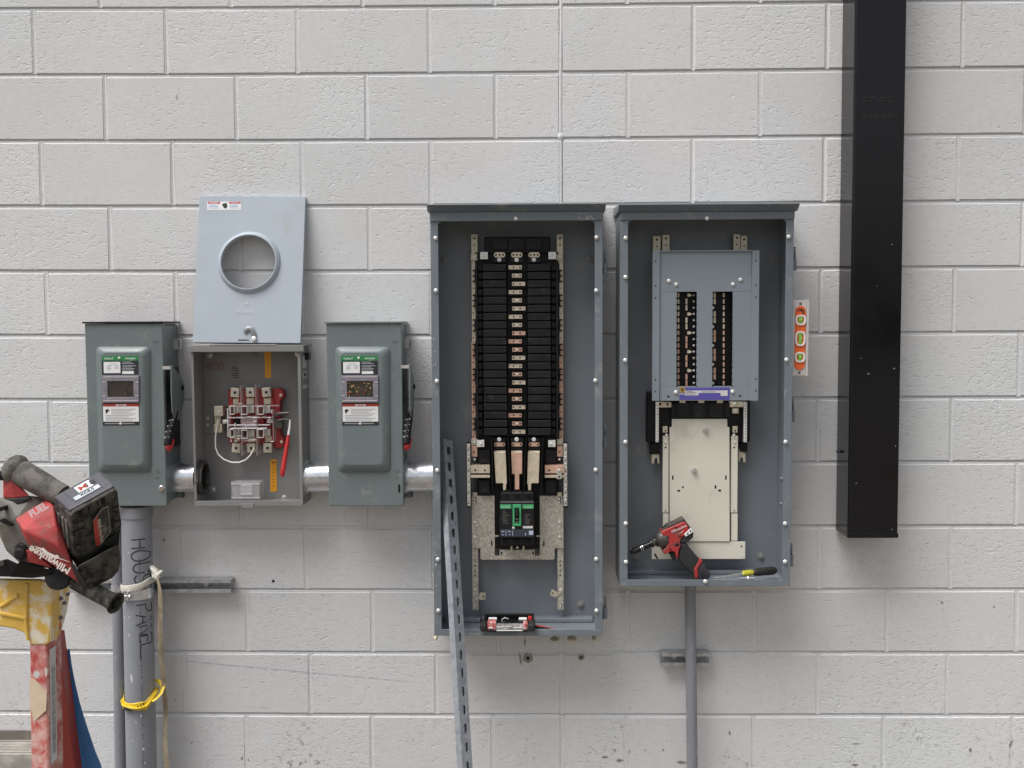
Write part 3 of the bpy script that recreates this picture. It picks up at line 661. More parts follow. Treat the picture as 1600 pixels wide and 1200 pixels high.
    pn = MB(); pn.pbox(i0 - 1, j0 - 1, i1 + 1, j1 + 1, F + .0012, F - .0003); pn.build('pane', m_glass, f)
    dt_ = MB(); rn = random.Random(3 if first else 9)
    for i in range(10 if first else 26):
        a, b = rn.uniform(i0 + 1, i1 - 4), rn.uniform(j0 + 1, j1 - 3); dt_.pbox(a, b, a + rn.uniform(1, 4), b + rn.uniform(.6, 3), F + .0018 + .0001 * i, F + .001, rn.choice((0, 0, 1)))
    dt_.build('fuse_clips', [m_brass if not first else MAT('dull_clips', (.07, .055, .04), .5, var=.4, vs=80), m_red if not first else MAT('dull_red_clips', (.06, .035, .03), .5)], f)
    bz = MB()
    for (p, q, r_, s_) in ((a0 + 2, c0 + 2, a1 - 2, c0 + 3), (a0 + 2, c1 - 3.2, a1 - 2, c1 - 2.2), (a0 + .5, c0 + 10, a0 + 5, c0 + 11), (a1 - 5, c0 + 10, a1 - .5, c0 + 11), (a0 + .5, c1 - 11, a0 + 5, c1 - 10), (a1 - 5, c1 - 11, a1 - .5, c1 - 10)): bz.pbox(p, q, r_, s_, F + .0064, F + .005)
    bz.build('bezel', m_clear2, f)
    # embossed marks
    em = MB(); em.text('ON', W(237.5 + du, 536, D + .0003), (1, 0, 0), (0, 0, 1), .0125); em.text('I', W(242 + du, 545, D + .0003), (1, 0, 0), (0, 0, 1), .0125)
    em.text('O', W(243 + du, 739.5, D + .0003), (1, 0, 0), (0, 0, 1), .017); em.text('OFF', W(241 + du, 748, D + .0003), (1, 0, 0), (0, 0, 1), .0095)
    em.build('embossed_marks', MAT('emboss', (.115, .148, .142), .4), t)
    la = MB()
    if first:
        p = W(252.7, 763, D); la.lathe(p, (0, -1, 0), [(0, .009), (.002, .009), (.0035, .0065)], 16, 0); la.obox(p + Vector((0, -.005, 0)), (.005, 0, .006), (.0016, 0, -.0014), (0, .0016, 0)); la.build('latch', m_chrome, t)
    else:
        la.pbox(622.3, 757, 625.2, 769.5, D + .0007, D - .001); la.build('latch_slot', m_black, t)
    # operating handle on the right flank
    xs = xr - .005
    pl = MB(); pl.box(xs, xs + .006, -.135, -.02, W(270, 700, .1).z, W(270, 575, .1).z); pl.build('handle_base', m_black, t, .002)
    for v0 in (538, 770):
        k_ = MB(); z = W(270, v0, .05).z; k_.box(xs, xs + .020, -.05, -.045, z - .016, z + .016); k_.box(xs + .016, xs + .020, -.05, -.03, z - .016, z + .016); k_.build('mounting_bracket', m_zinc if v0 < 600 else m_disc, t, .001)
    xh = xs + .026
    zz = lambda v0: W(270, v0, .1).z
    prof = [(.150, zz(569)), (.142, zz(570)), (.095, zz(583)), (.050, zz(598)), (.040, zz(606)), (.050, zz(628)), (.090, zz(655)), (.125, zz(657)), (.150, zz(643)), (.156, zz(610))]
    hd = MB(); hd.prism([(xh, -d, z) for d, z in prof], (.0035, 0, 0)); h = hd.build('handle', m_disc, t, .001)
    bt = MB(); bt.lathe((xh + .003, -.062, zz(607)), (1, 0, 0), [(0, .0085), (.003, .0085), (.005, .005)], 14); bt.build('pivot_bolt', m_black, h)
    ri = MB(); ri.box(xh - .024, xh, -.152, -.149, zz(576), zz(571)); ri.build('bracket', m_zinc, h)
    gr = MB(); P = [Vector((xh, -.105, zz(642))), Vector((xh - .003, -.125, zz(655))), Vector((xh - .006, -.142, zz(668))), Vector((xh - .008, -.158, zz(682))), Vector((xh - .009, -.166, zz(692)))]
    gr.tube(P, [.007, .013, .015, .017, .0155], 12, flat=.72, up=(1, 0, 0)); gr.build('grip', m_black2, h)
    for i in range(4):
        q = P[1].lerp(P[3], i / 3.3) + Vector((-.003, -.0118 - .001 * i, 0)); fi = MB(); fi.obox(q, (.008, 0, .001), (0, .003, 0), (0, 0, .0024)); fi.build('grip_rib', MAT('grip_rib', (.30, .29, .30), .35), h, .001)
    rd = MB(); rd.tube([P[3] + Vector((.006, .010, -.004)), P[4] + Vector((.003, .006, -.005)), P[4] + Vector((-.002, 0, -.012))], [.012, .0145, .011], 12, flat=.7, up=(1, 0, 0)); rd.build('red_tip', m_redh, h)
    return t
disconnect(136.2, 257.3, 0, 'green-grey safety switch box left of the open meter box, above the lettered conduit', True)
disconnect(511.5, 629, 374.2, 'green-grey safety switch box between the open meter box and the tall open panel', False)

# ------------------------------------------------------------------ conduit nipples
def nipple(label, ua, ub, nut=None):
    a, b = W(ua, 743.5, .062), W(ub, 743.5, .062); z = W(480, 745, .062).z; r = .047
    t = thing('conduit_nipple', label, 'conduit', ((a.x + b.x) / 2, -.062, z - r), 'fat shiny conduit nipples between the boxes')
    mb = MB(); mb.cyl((a.x, -.062, z), (b.x, -.062, z), r, n=48); mb.build('sleeve', m_galv, t)
    mb = MB(); mb.lathe((a.x + .0005, -.062, z), (1, 0, 0), [(0, r + .006), (.007, r + .006), (.009, r + .0025), (.013, r + .0025), (.0135, r + .0012)], 40); mb.build('collar', m_galv, t)
    return t, z
n1, nz = nipple('short shiny steel conduit from the left safety switch into the open meter box', 258.5, 309)
nipple('short shiny steel conduit between the open meter box and the right safety switch', 476, 519)
nipple('short shiny steel conduit from the right safety switch into the tall panel', 632, 683)
# ------------------------------------------------------------------ open meter box
D = .115
xl, xr = W(301.5, 665, D).x, W(471.5, 665, D).x; zt, zb = W(386, 541, D).z, W(386, 790, D).z
mt = thing('meter_box', 'open grey meter socket box with a red terminal block and an orange sticker inside', 'meter box', ((xl + xr) / 2, 0, zb))
T = .0025
mb = MB(); mb.box(xl, xr, -.006, -.004, zb, zt); mb.build('back', m_meter, mt)
for a in (xl, xr - T):
    mb = MB(); mb.box(a, a + T, -D, -.0065, zb + .001, zt - .001); mb.build('side_wall', m_meter, mt)
mb = MB(); mb.box(xl + T + .0002, xr - T - .0002, -D + .002, -.0065, zb + .0005, zb + .003); mb.build('bottom_wall', m_meter, mt)
mb = MB(); mb.box(xl - .008, xr + .012, -D - .010, -.0045, zt - .001, zt + .0022); mb.box(xl - .008, xr + .012, -D - .010, -D - .0075, zt - .017, zt - .0012); mb.box(xl + .06, xr - .07, -D - .0104, -D + .01, zt + .0024, zt + .006); mb.build('hood', m_meter, mt, .0015)
for a, b in ((xl - .0003, xl + .007), (xr - .0085, xr + .0003)):
    mb = MB(); mb.box(a, b, -D - .0022, -D - .0003, zb + .017, zt - .017); mb.build('front_lip', m_meter, mt, .001)
mb = MB(); mb.box(xl - .0005, xr + .0005, -D - .003, -D - .0004, zb - .001, zb + .0155); mb.build('front_lip', m_meter, mt, .001)
u_m = W(388, 789, D); mb = MB(); mb.box(u_m.x - .018, u_m.x + .018, -D - .0075, -D - .0033, zb - .006, zb + .007); mb.build('latch_tab', m_meter, mt, .001)
# back wall furniture
for u, v, r, mm in ((327, 554.5, .0085, m_zinc), (398, 554, .009, m_meter), (465, 553, .0075, m_zinc), (332, 765, .0095, m_zinc), (444, 777, .007, m_zinc)):
    p = W(u, v, .008); mb = MB(); mb.lathe((p.x, -.0065, p.z), (0, -1, 0), [(0, r * 1.25), (.0012, r * 1.25), (.0013, r * .75), (.004, r * .6), (.005, r * .2)], 16); mb.build('mounting_screw', mm, mt)
mb = MB()
for r in (.022, .034, .046):
    p = W(395, 757, .007); R = []
    for q in (0, 1): R.append([Vector((p.x + math.cos(2 * math.pi * j / 40) * (r + .0012 * q), -.0068, p.z + math.sin(2 * math.pi * j / 40) * (r + .0012 * q))) for j in range(40)])
    mb.rings(R, 0, (False, False))
mb.build('knockout_rings', MAT('knockout', (.19, .19, .187), .5), mt)
hw = MB()
for ch, ua, ub in (('4', 320.5, 326.5), ('0', 328, 334.5), ('3', 337.5, 342), ('0', 343.5, 350)):
    marker(hw, GL[ch], lambda a, c, ua=ua, ub=ub: W(ua + (ub - ua) * a, 577 - 11 * c + (ua - 320) * .02, .0068), .0009)
hw.build('marker_number', m_scr, mt)
pr = MB()
for v, a, b in ((573, 363, 370), (575, 361.5, 372), (578.5, 361.5, 372.5), (581, 366, 373), (583.5, 361, 373), (586, 363, 373), (589, 364, 373)): pr.pbox(a, v, b, v + 1.0, .0068, .0062)
pr.build('printed_marks', m_ink, mt)
for k_, q in enumerate(([(413.2, 548), (423.4, 548), (423.8, 590), (414.2, 590.4)], [(422, 718.5), (432, 717.5), (432.8, 768), (422.4, 768.5)])):
    mb = MB(); mb.ppoly(q, .0072, .0064, 0)
    cu = sum(p[0] for p in q) / 4
    for i in range(7): mb.pbox(cu - 1.2 + .3 * (i % 2), q[0][1] + 9 + i * (4.2 if not k_ else 5.2), cu + 1.2, q[0][1] + 10.4 + i * (4.2 if not k_ else 5.2), .0076, .0068, 1)
    if k_: mb.pbox(cu - 3, 721, cu + 3, 724, .0077, .0068, 1)
    mb.build('sticker', [m_osticker, MAT('orange_sticker_print', (.35, .13, .01), .5)], mt)
# stickers on the outer right flank
for v0, v1, mm in ((556, 575, m_paper), (581, 591, m_paper), (583, 588.5, MAT('maroon_print', (.15, .03, .04), .5)), (601, 607, m_paper)):
    z0, z1 = W(476, v1, .07).z, W(476, v0, .07).z; k_ = .0004 if mm is m_paper else .0008; a = (.03, .088) if mm is m_paper else (.04, .075)
    mb = MB(); mb.box(xr + .0001, xr + k_, -a[1], -a[0], z0, z1); mb.build('sticker', mm, mt)
mb = MB(); z = W(480, 553, .05).z; mb.box(xr + .0004, xr + .014, -.06, -.03, z - .018, z + .004); mb.build('hinge_bracket', m_sock, mt, .002)
# meter block
rb = MB(); rb.pbox(357, 608, 428, 694, .032, .008); base = rb.build('terminal_base', m_red, mt, .003)
rb = MB(); out = [(426, 607), (434, 606), (441, 608.5), (444, 614), (443.6, 620), (439, 625), (437.5, 631), (437.5, 668), (439, 680), (444, 686), (445, 693), (442.5, 699), (434, 701.5), (428, 700)]
rb.ppoly(out, .036, .007); bar = rb.build('terminal_side_bar', m_red, mt, .004)
for u, v in ((438.7, 617.6), (440, 690.5)):
    s_ = MB(); s_.lathe(W(u, v, .036), (0, -1, 0), [(0, .0052), (.002, .0048), (.003, .002)], 12); s_.build('screw', m_zincy, bar)
for i, (u, v, a) in enumerate(((367, 613.3, .08), (391, 613, -.03), (416, 612.8, -.12), (369, 700, .10), (392.5, 700, -.04), (418, 700, .02))):
    p = W(u, v, .05); c_, s_ = math.cos(a), math.sin(a)
    lg = MB(); lg.obox((p.x, -.038, p.z), (.0135 * c_, 0, -.0135 * s_), (0, .014, 0), (.0145 * s_, 0, .0145 * c_)); l_ = lg.build('lug', m_zincy, mt, .002)
    sc_ = MB(); sc_.lathe((p.x + .001, -.0522, p.z), (0, -1, 0), [(0, .0088), (.0022, .0082), (.0023, .0055), (.0008, .005)], 16); sc_.build('lug_screw', m_zinc, l_)
    sc_ = MB(); sc_.lathe((p.x + .001, -.0535, p.z), (0, -1, 0), [(0, .0048), (.0004, .0044)], 6); sc_.build('socket', m_sock, l_)
    st = MB(); dv = 1 if v < 650 else -1
    q = W(u + (2 if i % 3 != 1 else 0), v + dv * 14, .036); st.obox((q.x, -.034, q.z), (.0125, 0, .002), (0, .003, 0), (0, 0, .0105)); st.build('lug_strap', m_zincy, mt, .003)
for u, v in ((368.5, 640), (388, 640), (413.5, 640), (368.5, 676), (388.5, 677), (413.5, 676)):
    p = W(u, v, .05); j_ = MB(); wj = .0145 if u > 375 else .010
    j_.obox((p.x - wj, -.052, p.z), (.0022, 0, 0), (0, .026, 0), (0, 0, .0135)); j_.obox((p.x + wj * .2, -.052, p.z), (.0016, 0, 0), (0, .024, 0), (0, 0, .0125))
    j_.obox((p.x - wj * .4, -.075, p.z + .0125), (wj * .62, 0, 0), (0, .0035, 0), (0, 0, .0013)); j_.obox((p.x - wj * .4, -.075, p.z - .0125), (wj * .62, 0, 0), (0, .0035, 0), (0, 0, .0013))
    j_.obox((p.x + wj * .75, -.045, p.z), (wj * .5, 0, .001), (0, .006, 0), (0, 0, .011)); j_.build('meter_jaw', m_zinc, mt, .001)
for u0, v0, u1, v1, d0, d1, mm in ((376, 602, 377.6, 712, .078, .03, m_clear), (399.5, 600, 401, 712, .078, .03, m_clear), (357, 633, 436, 635, .06, .05, m_clear),
                          (356, 652, 424, 653.3, .07, .05, m_clear2), (355, 663.5, 421, 665, .07, .05, m_clear2), (360, 668.6, 416, 670.4, .078, .062, m_clear2), (378, 650, 400, 668, .066, .064, m_clear),
                          (426, 640, 427.4, 690, .07, .04, m_clear), (355, 638, 356.4, 682, .07, .045, m_clear2), (380, 686, 399, 690, .075, .06, m_clear), (355, 681, 378, 682, .07, .06, m_clear2)):
    mb = MB(); mb.pbox(u0, v0, u1, v1, d0, d1); mb.build('clear_barrier', mm, mt, .0008)
for u0, v0, u1, v1, d0 in ((358, 622, 364, 690, .040), (373, 606, 380, 696, .040), (398, 606, 404, 696, .040), (378, 652, 400, 664, .052), (404, 666, 424, 670, .046), (404, 649, 424, 652, .046), (424, 622, 428, 690, .042)):
    mb = MB(); mb.pbox(u0, v0, u1, v1, d0, .03); mb.build('red_rib', m_red, mt, .0015)
rn = random.Random(31)
for i in range(22):                                      # clipped edges and bosses of the clear shield
    u, v = rn.uniform(357, 424), rn.uniform(628, 690); w_, h_ = rn.choice(((3, 1), (1.1, 4), (5, 1), (1.2, 6))); d0 = rn.uniform(.066, .08)
    mb = MB(); mb.pbox(u, v, u + w_, v + h_, d0, d0 - .012); mb.build('clear_boss', m_clear2, mt, .0006)
mb = MB(); mb.pbox(366, 653.5, 375, 663, .045, .033); mb.build('dark_insert', m_black, mt, .001)
mb = MB(); mb.pbox(404, 653.8, 412, 663, .047, .033); mb.build('red_insert', m_red, mt, .001)
for u, v in ((352, 659), (421.5, 658)):
    mb = MB(); p = W(u, v, .055); mb.obox((p.x, -.05, p.z), (.009, 0, 0), (0, .006, 0), (0, 0, .006)); mb.lathe((p.x + .002, -.056, p.z), (0, -1, 0), [(0, .005), (.004, .0045)], 10); mb.build('shield_clip', m_zinc, mt, .001)
mb = MB(); mb.pbox(317, 634, 334, 677, .012, .0066); mb.build('ground_bracket', m_meter, mt, .001)
for v in (653, 664):
    mb = MB(); p = W(325, v, .012); mb.lathe((p.x, -.012, p.z), (0, -1, 0), [(0, .0055), (.003, .0045)], 10); mb.build('screw', m_zincy, mt)
mb = MB(); mb.pbox(334, 634.5, 348, 650, .05, .012); mb.pbox(334, 663, 347, 676, .045, .012); mb.pbox(335, 649.5, 345, 663.5, .028, .0125); gl = mb.build('ground_lug', m_zincy, mt, .0015)
mb = MB(); p = W(341.3, 642, .05); mb.lathe((p.x, -.0503, p.z), (0, -1, 0), [(0, .0085), (.0022, .008), (.0023, .005), (.0008, .0045)], 14); mb.build('lug_screw', m_zinc, gl)
cl = MB(); P = [W(427, 660, .05), W(428, 652, .055), W(434, 647, .06), W(441, 646.5, .06), W(451, 646.5, .06)]
cl.tube(P, [.004, .005, .0055, .0055, .005], 8, flat=.5); cl.pbox(428, 655, 440, 669, .052, .03); cl.tube([W(432, 657, .055), W(444, 655, .06), W(453, 656, .062)], .003, 8); lv = cl.build('bypass_clamp', m_gunm, mt)
cl = MB(); cl.tube([W(453.6, 656, .064), W(452.6, 668, .066), W(450.6, 681, .07)], [.003, .0038, .0045], 10); cl.build('lever_rod', m_screw, mt)
cl = MB(); cl.tube([W(450.9, 679.5, .07), W(449.4, 690, .072), W(446, 710, .076), W(442.8, 731, .08), W(441.2, 741, .082), W(441, 744.5, .082)], [.0045, .006, .0072, .0082, .0078, .004], 12); cl.build('lever_handle', m_redh, mt)
ww = MB(); P = [(341.3, 655, .05), (338.5, 668, .053), (336.3, 685, .056), (337, 700, .06), (341, 710, .063), (350, 718, .066), (362, 722.5, .068), (374, 722.5, .07), (384, 718.5, .07), (391.5, 711, .066), (396, 702.5, .06), (397, 697, .054)]
ww.tube([W(*p) for p in P], .0023, 8); ww.build('neutral_wire', m_wire, mt)
# locknut on the conduit inside the left wall
ln = MB(); ln.lathe((xl + T + .0005, -.062, nz), (1, 0, 0), [(0, .0575), (.009, .0575), (.0092, .049), (.016, .0485), (.0161, .043), (.001, .043)], 48 if False else 8, 0, (False, False), .2); ln.build('locknut', m_gunm, n1, .002, label='dark steel locknut inside the meter box')
hol = MB(); hol.lathe((xl + T + .0035, -.062, nz), (1, 0, 0), [(0, .0428), (.0003, .0424)], 32); hol.build('bore', m_black, n1)
# clear plastic insulator lying in the bottom of the box
mb = MB(); F0 = .06
cp = thing('plastic_shield', 'folded clear plastic shield standing in the bottom of the meter box', 'plastic shield', W(384, 779, .05))
for q in ((361, 753, 406, 756, .075, .03), (361, 756, 362.2, 778.6, .075, .03), (405, 756, 406.2, 778.6, .075, .03), (362.4, 756.2, 404.8, 779, .0745, .0735), (376, 758, 394, 772, .079, .0748)):
    mb.pbox(*q)
mb.build('shell', m_clear, cp, .001)
mb = MB()
for q in ((361, 755.6, 406, 756.8, .0765, .0752), (361, 777.4, 406, 778.6, .0765, .0752), (376, 757.6, 394, 758.6, .0802, .0795), (376, 771.6, 394, 772.6, .0802, .0795), (361, 752.6, 406, 753.4, .033, .03)): mb.pbox(*q)
mb.build('edge', m_clear2, cp)

# ------------------------------------------------------------------ loose meter cover leaning on the wall above its box
TL, TR, BR_, BL = W(315.5, 306.5, .016), W(478, 306.5, .016), W(468.5, 536.5, .098), W(297, 534.5, .098)
cv = thing('meter_cover', 'pale grey cover plate with a round hole leaning on the wall above the meter box', 'cover plate', (BL + BR_) / 2)
C0 = (TL + TR + BR_ + BL) / 4; A = ((TR - TL) + (BR_ - BL)).normalized(); B = ((TL - BL) + (TR - BR_)); B = (B - A * B.dot(A)).normalized(); N_ = A.cross(B)
if N_.y > 0: N_ = -N_
hc = W(389, 410, .056); hc = hc - N_ * ((hc - C0).dot(N_)); R0 = .0855
a = [(p - hc).dot(A) for p in (TL, TR, BR_, BL)]; b = [(p - hc).dot(B) for p in (TL, TR, BR_, BL)]
a0, a1, b0_, b1_ = (a[0] + a[3]) / 2, (a[1] + a[2]) / 2, (b[2] + b[3]) / 2, (b[0] + b[1]) / 2
mb = MB(); plate_hole(mb, hc, A, B, N_, a0, a1, b0_, b1_, lambda th: R0, .0016)
for s_, q in ((A, a0), (A, a1), (B, b0_), (B, b1_)):
    if s_ is A: mb.obox(hc + A * (q + (.001 if q < 0 else -.001)) + B * (b0_ + b1_) / 2 - N_ * .0118, A * .001, B * (b1_ - b0_) / 2, N_ * .010)
    else: mb.obox(hc + B * (q + (.001 if q < 0 else -.001)) + A * (a0 + a1) / 2 - N_ * .0118, B * .001, A * ((a1 - a0) / 2 - .0022), N_ * .010)
mb.build('plate', m_cover, cv, .0022, 3)
mb = MB(); mb.lathe(hc, N_, [(-.001, R0 + .0125), (.0012, R0 + .012), (.009, R0 + .0055), (.0125, R0 + .0015), (.0125, R0 - .001), (-.004, R0 - .0015)], 64, 0, (False, False)); mb.build('rim', m_cover, cv)
def cpt(u, v, h=.0): # pixel on the cover plane
    q = CM @ Vector(((u - 800) / FPX, 1, (600 - v) / FPX)); tt = (hc - CAMP).dot(N_) / q.dot(N_); return CAMP + q * tt + N_ * h
def cquad(mb, u0, v0, u1, v1, h, mi): mb.add([cpt(u0, v0, h), cpt(u1, v0 + .0, h), cpt(u1, v1, h), cpt(u0, v1, h)], [(0, 1, 2, 3)], mi)
mb = MB(); cquad(mb, 323.8, 315, 376.6, 328, .0004, 0)
for u0, u1 in ((325, 344), (358, 376)): cquad(mb, u0, 315.3, u1, 318.4, .0008, 1)
for u0, u1 in ((326, 343), (359, 374)):
    for v in (320.2, 322.4, 324.6): cquad(mb, u0, v, u1 - (v % 3), v + .9, .0008, 2)
mb.add([cpt(349, 318, .0008), cpt(354, 317, .0008), cpt(355.5, 322, .0008), cpt(353.5, 326, .0008), cpt(350, 325, .0008), cpt(347, 320, .0008)], [tuple(range(6))], 3)
mb.build('warning_sticker', [m_white, MAT('pink_red_print', (.55, .10, .14), .5), MAT('pale_blue_print', (.35, .47, .68), .5), m_ink], cv)
mb = MB(); mb.text('DANGER', cpt(334.5, 318.1, .0009), A, B, .0058, 0, 'CENTER', .01); mb.text('PELIGRO', cpt(367, 318.1, .0009), A, B, .0055, 0, 'CENTER', .01); mb.build('sticker_lettering', m_white, cv)
mb = MB(); mb.text('MILBANK', cpt(384, 489, .0002), A, B, .0135, 0, 'CENTER', .01)
mb.add([cpt(367, 490.5, .0006), cpt(402, 490.5, .0006), cpt(402, 491.2, .0006), cpt(367, 491.2, .0006)], [(0, 1, 2, 3)])
for k_ in range(2):                                     # the maker's oval emblem
    n = 26; e0 = []; e1 = []
    for j in range(n + 1):
        th = math.radians(-40 + 260 * j / n); 
        e0.append(cpt(385, 474, .0006) + A * math.cos(th) * (.021 - .006 * k_) + B * math.sin(th) * (.013 - .004 * k_)); e1.append(cpt(385, 474, .0006) + A * math.cos(th) * (.0195 - .006 * k_) + B * math.sin(th) * (.0117 - .004 * k_))
    mb.add(e0 + e1, [(j, j + 1, n + 2 + j, n + 1 + j) for j in range(n)])
mb.text('M', cpt(385, 477.5, .0002), A, B, .017, 0, 'CENTER', .02)
mb.build('embossed_emblem', MAT('cover_emboss', (.60, .64, .67), .3), cv)
mb = MB(); n = 10; P = [cpt(383, 520.5, .004), cpt(384.5, 516.5, .004), cpt(389, 513.8, .004), cpt(393.5, 515.5, .004), cpt(396.5, 521, .004), cpt(397.5, 528, .004)]
mb.tube(P, [.006, .0075, .008, .0085, .0078, .007], 10, flat=.35, up=N_); mb.build('latch', MAT('dull_latch_steel', (.22, .22, .23), .4, .5, var=.2), cv)
mb = MB(); mb.lathe(cpt(397.4, 529.5, .004), N_, [(0, .0078), (.003, .007), (.0045, .003)], 14); mb.build('latch_rivet', m_screw, cv)
mb = MB(); cquad(mb, 372, 530.5, 389, 532.3, .0005, 0); mb.build('slot', m_ink, cv)
# ------------------------------------------------------------------ shared little pieces of the panelboards
_sm = {}
def shared(key, fn, mat):
    if key not in _sm:
        mb = MB(); fn(mb); o = mb.build(key, mat); me = o.data; c = WL.pop(o.name).copy(); bpy.data.objects.remove(o); _sm[key] = (me, c)
    return _sm[key]
def stamp(key, fn, mat, name, p, parent, rot=None, sc=None):
    me, c = shared(key, fn, mat); p = Vector(p)
    return place(name, me, p + (c if rot is None else Matrix.Rotation(rot[1], 3, 'Y') @ c), parent, rot, sc)
def f_screw(mb): mb.lathe((0, 0, 0), (0, -1, 0), [(0, .0062), (.0015, .0064), (.0035, .0052), (.0046, .0028), (.0047, .001)], 14)
def f_screw_s(mb): mb.lathe((0, 0, 0), (0, -1, 0), [(0, .0042), (.0012, .0044), (.0028, .0034), (.0034, .001)], 12)
def f_hole(mb): mb.lathe((0, 0, 0), (0, -1, 0), [(0, .0026), (.0003, .0026)], 10)
def f_disc(mb): mb.lathe((0, 0, 0), (0, -1, 0), [(0, .0068), (.0022, .0066), (.003, .005)], 16)
def screw(u, v, d, par, name='cover_screw'): return stamp('screw_l', f_screw, m_screw, name, W(u, v, d), par)
def screws(u, v, d, par, name='screw'): return stamp('screw_s', f_screw_s, m_screw, name, W(u, v, d), par)
def hole(u, v, d, par, s=1.0): return stamp('hole', f_hole, m_black, 'hole', W(u, v, d), par, None, (s, 1, s))
def bolt(u, v, d, par):
    p = W(u, v, d); mb = MB(); mb.lathe(p, (0, -1, 0), [(0, .0125), (.0015, .0125), (.0018, .009), (.0035, .009), (.004, .006), (.009, .0055), (.0095, .004)], 18); return mb.build('mounting_bolt', m_meter, par)

def enclosure(t, uL, uR, vT, vB, vF, hinge_v, DF=.175):
    um, vm = (uL + uR) / 2, (vT + vB) / 2
    xl, xr = W(uL, vm, DF).x, W(uR, vm, DF).x; zt, zb = W(um, vT, DF).z, W(um, vB, DF).z
    T = .002; F = .0245
    mb = MB(); mb.box(xl, xr, -.014, -.012, zb, zt); back = mb.build('back_panel', m_panel_in, t)
    for a in (xl, xr - T):
        mb = MB(); mb.box(a, a + T, -DF + .0025, -.0142, zb + .0002, zt - .0002); mb.build('side_wall', m_panel_in, t)
    mb = MB(); mb.box(xl + T + .0002, xr - T - .0002, -DF + .0025, -.0142, zt - T, zt); mb.build('top_wall', m_panel_in, t)
    mb = MB(); mb.box(xl + T + .0002, xr - T - .0002, -DF + .0025, -.0142, zb, zb + T); mb.build('bottom_wall', m_panel_in, t)
    mb = MB(); mb.box(xl + .02, xr - .02, -.05, -.0145, zb + T + .0003, zb + .016); mb.build('floor_ledge', m_panel_in, t, .003)
    zF = W(um, vF, DF).z
    for a, b in ((xl - .0006, xl + .0225), (xr - .0225, xr + .0006)):
        mb = MB(); mb.box(a, b, -DF - .0006, -DF + .0022, zb + .0195, zF); mb.build('side_flange', m_panel, t, .0012)
    mb = MB(); mb.box(xl - .0008, xr + .0008, -DF - .001, -DF + .0022, zb - .0008, zb + .0192); mb.build('bottom_flange', m_panel, t, .0012)
    mb = MB(); mb.box(xl - .0015, xr + .0015, -DF - .0055, -DF + .002, zF + .0003, zt); mb.build('top_flange', m_panel, t, .002)
    for a in (-1, 1):                                    # inner corner gussets
        x = xl + .0225 if a < 0 else xr - .0225
        mb = MB(); mb.prism([(x, -DF + .0008, zF + .0002), (x - a * .008, -DF + .0008, zF + .0002), (x, -DF + .0008, zF - .008)], (0, .0012, 0)); mb.build('corner_gusset', m_panel, t)
    # drip hood: the lip rakes back under itself
    x0, x1 = xl - .0075, xr + .0085
    prof = [(.004, zt + .030), (DF + .034, zt + .0205), (DF + .0355, zt + .0185), (DF + .0345, zt + .0165), (DF + .0065, zt + .0005), (.004, zt + .0005)]
    mb = MB(); mb.prism([(x0, -d, z) for d, z in prof], (x1 - x0, 0, 0)); mb.build('drip_hood', m_panel, t, .0008)
    for v in hinge_v:
        z = W(uR, v, DF - .03).z; mb = MB(); x = xr + .001
        mb.box(x, x + .0035, -DF + .02, -DF + .045, z - .018, z + .006); mb.cyl((x + .0085, -DF + .028, z - .036), (x + .0085, -DF + .028, z - .002), .0074, n=12)
        h = mb.build('hinge', m_panel, t)
        mb = MB(); mb.cyl((x + .0095, -DF + .028, z - .002), (x + .0095, -DF + .028, z + .034), .0032, n=10); mb.build('hinge_pin', m_panel, h)
    return back, xl, xr, zt, zb

# ------------------------------------------------------------------ the tall panel with exposed bus bars
pa = thing('panelboard', 'tall open grey electrical panel with a column of black breaker spaces and copper contacts', 'electrical panel', W(808, 992, .09), 'open electrical panels')
back, XL, XR, ZT, ZB = enclosure(pa, 675.6, 941.2, 331, 993, 345.5, (410, 680, 948))
for u, v in ((806, 341.5), (680.6, 372), (681.2, 454), (682.6, 595.6), (683.2, 735), (684.2, 874), (685, 954), (932, 371), (931.6, 454), (930.2, 594.6), (930.8, 734), (931.6, 873.5), (932, 954)): screw(u, v, .178, pa)
for u, v in ((694, 406), (921, 405), (907, 944)): bolt(u, v, .0145, pa)
for u, v in ((689.5, 457), (690.5, 497), (925, 822), (925, 861)):
    x = XL + .002 if u < 800 else XR - .002; s_ = 1 if u < 800 else -1; mb = MB(); mb.lathe((x, -.085, W(u, v, .085).z), (s_, 0, 0), [(0, .005), (.004, .004)], 10); mb.build('side_screw', m_panel_in, pa)
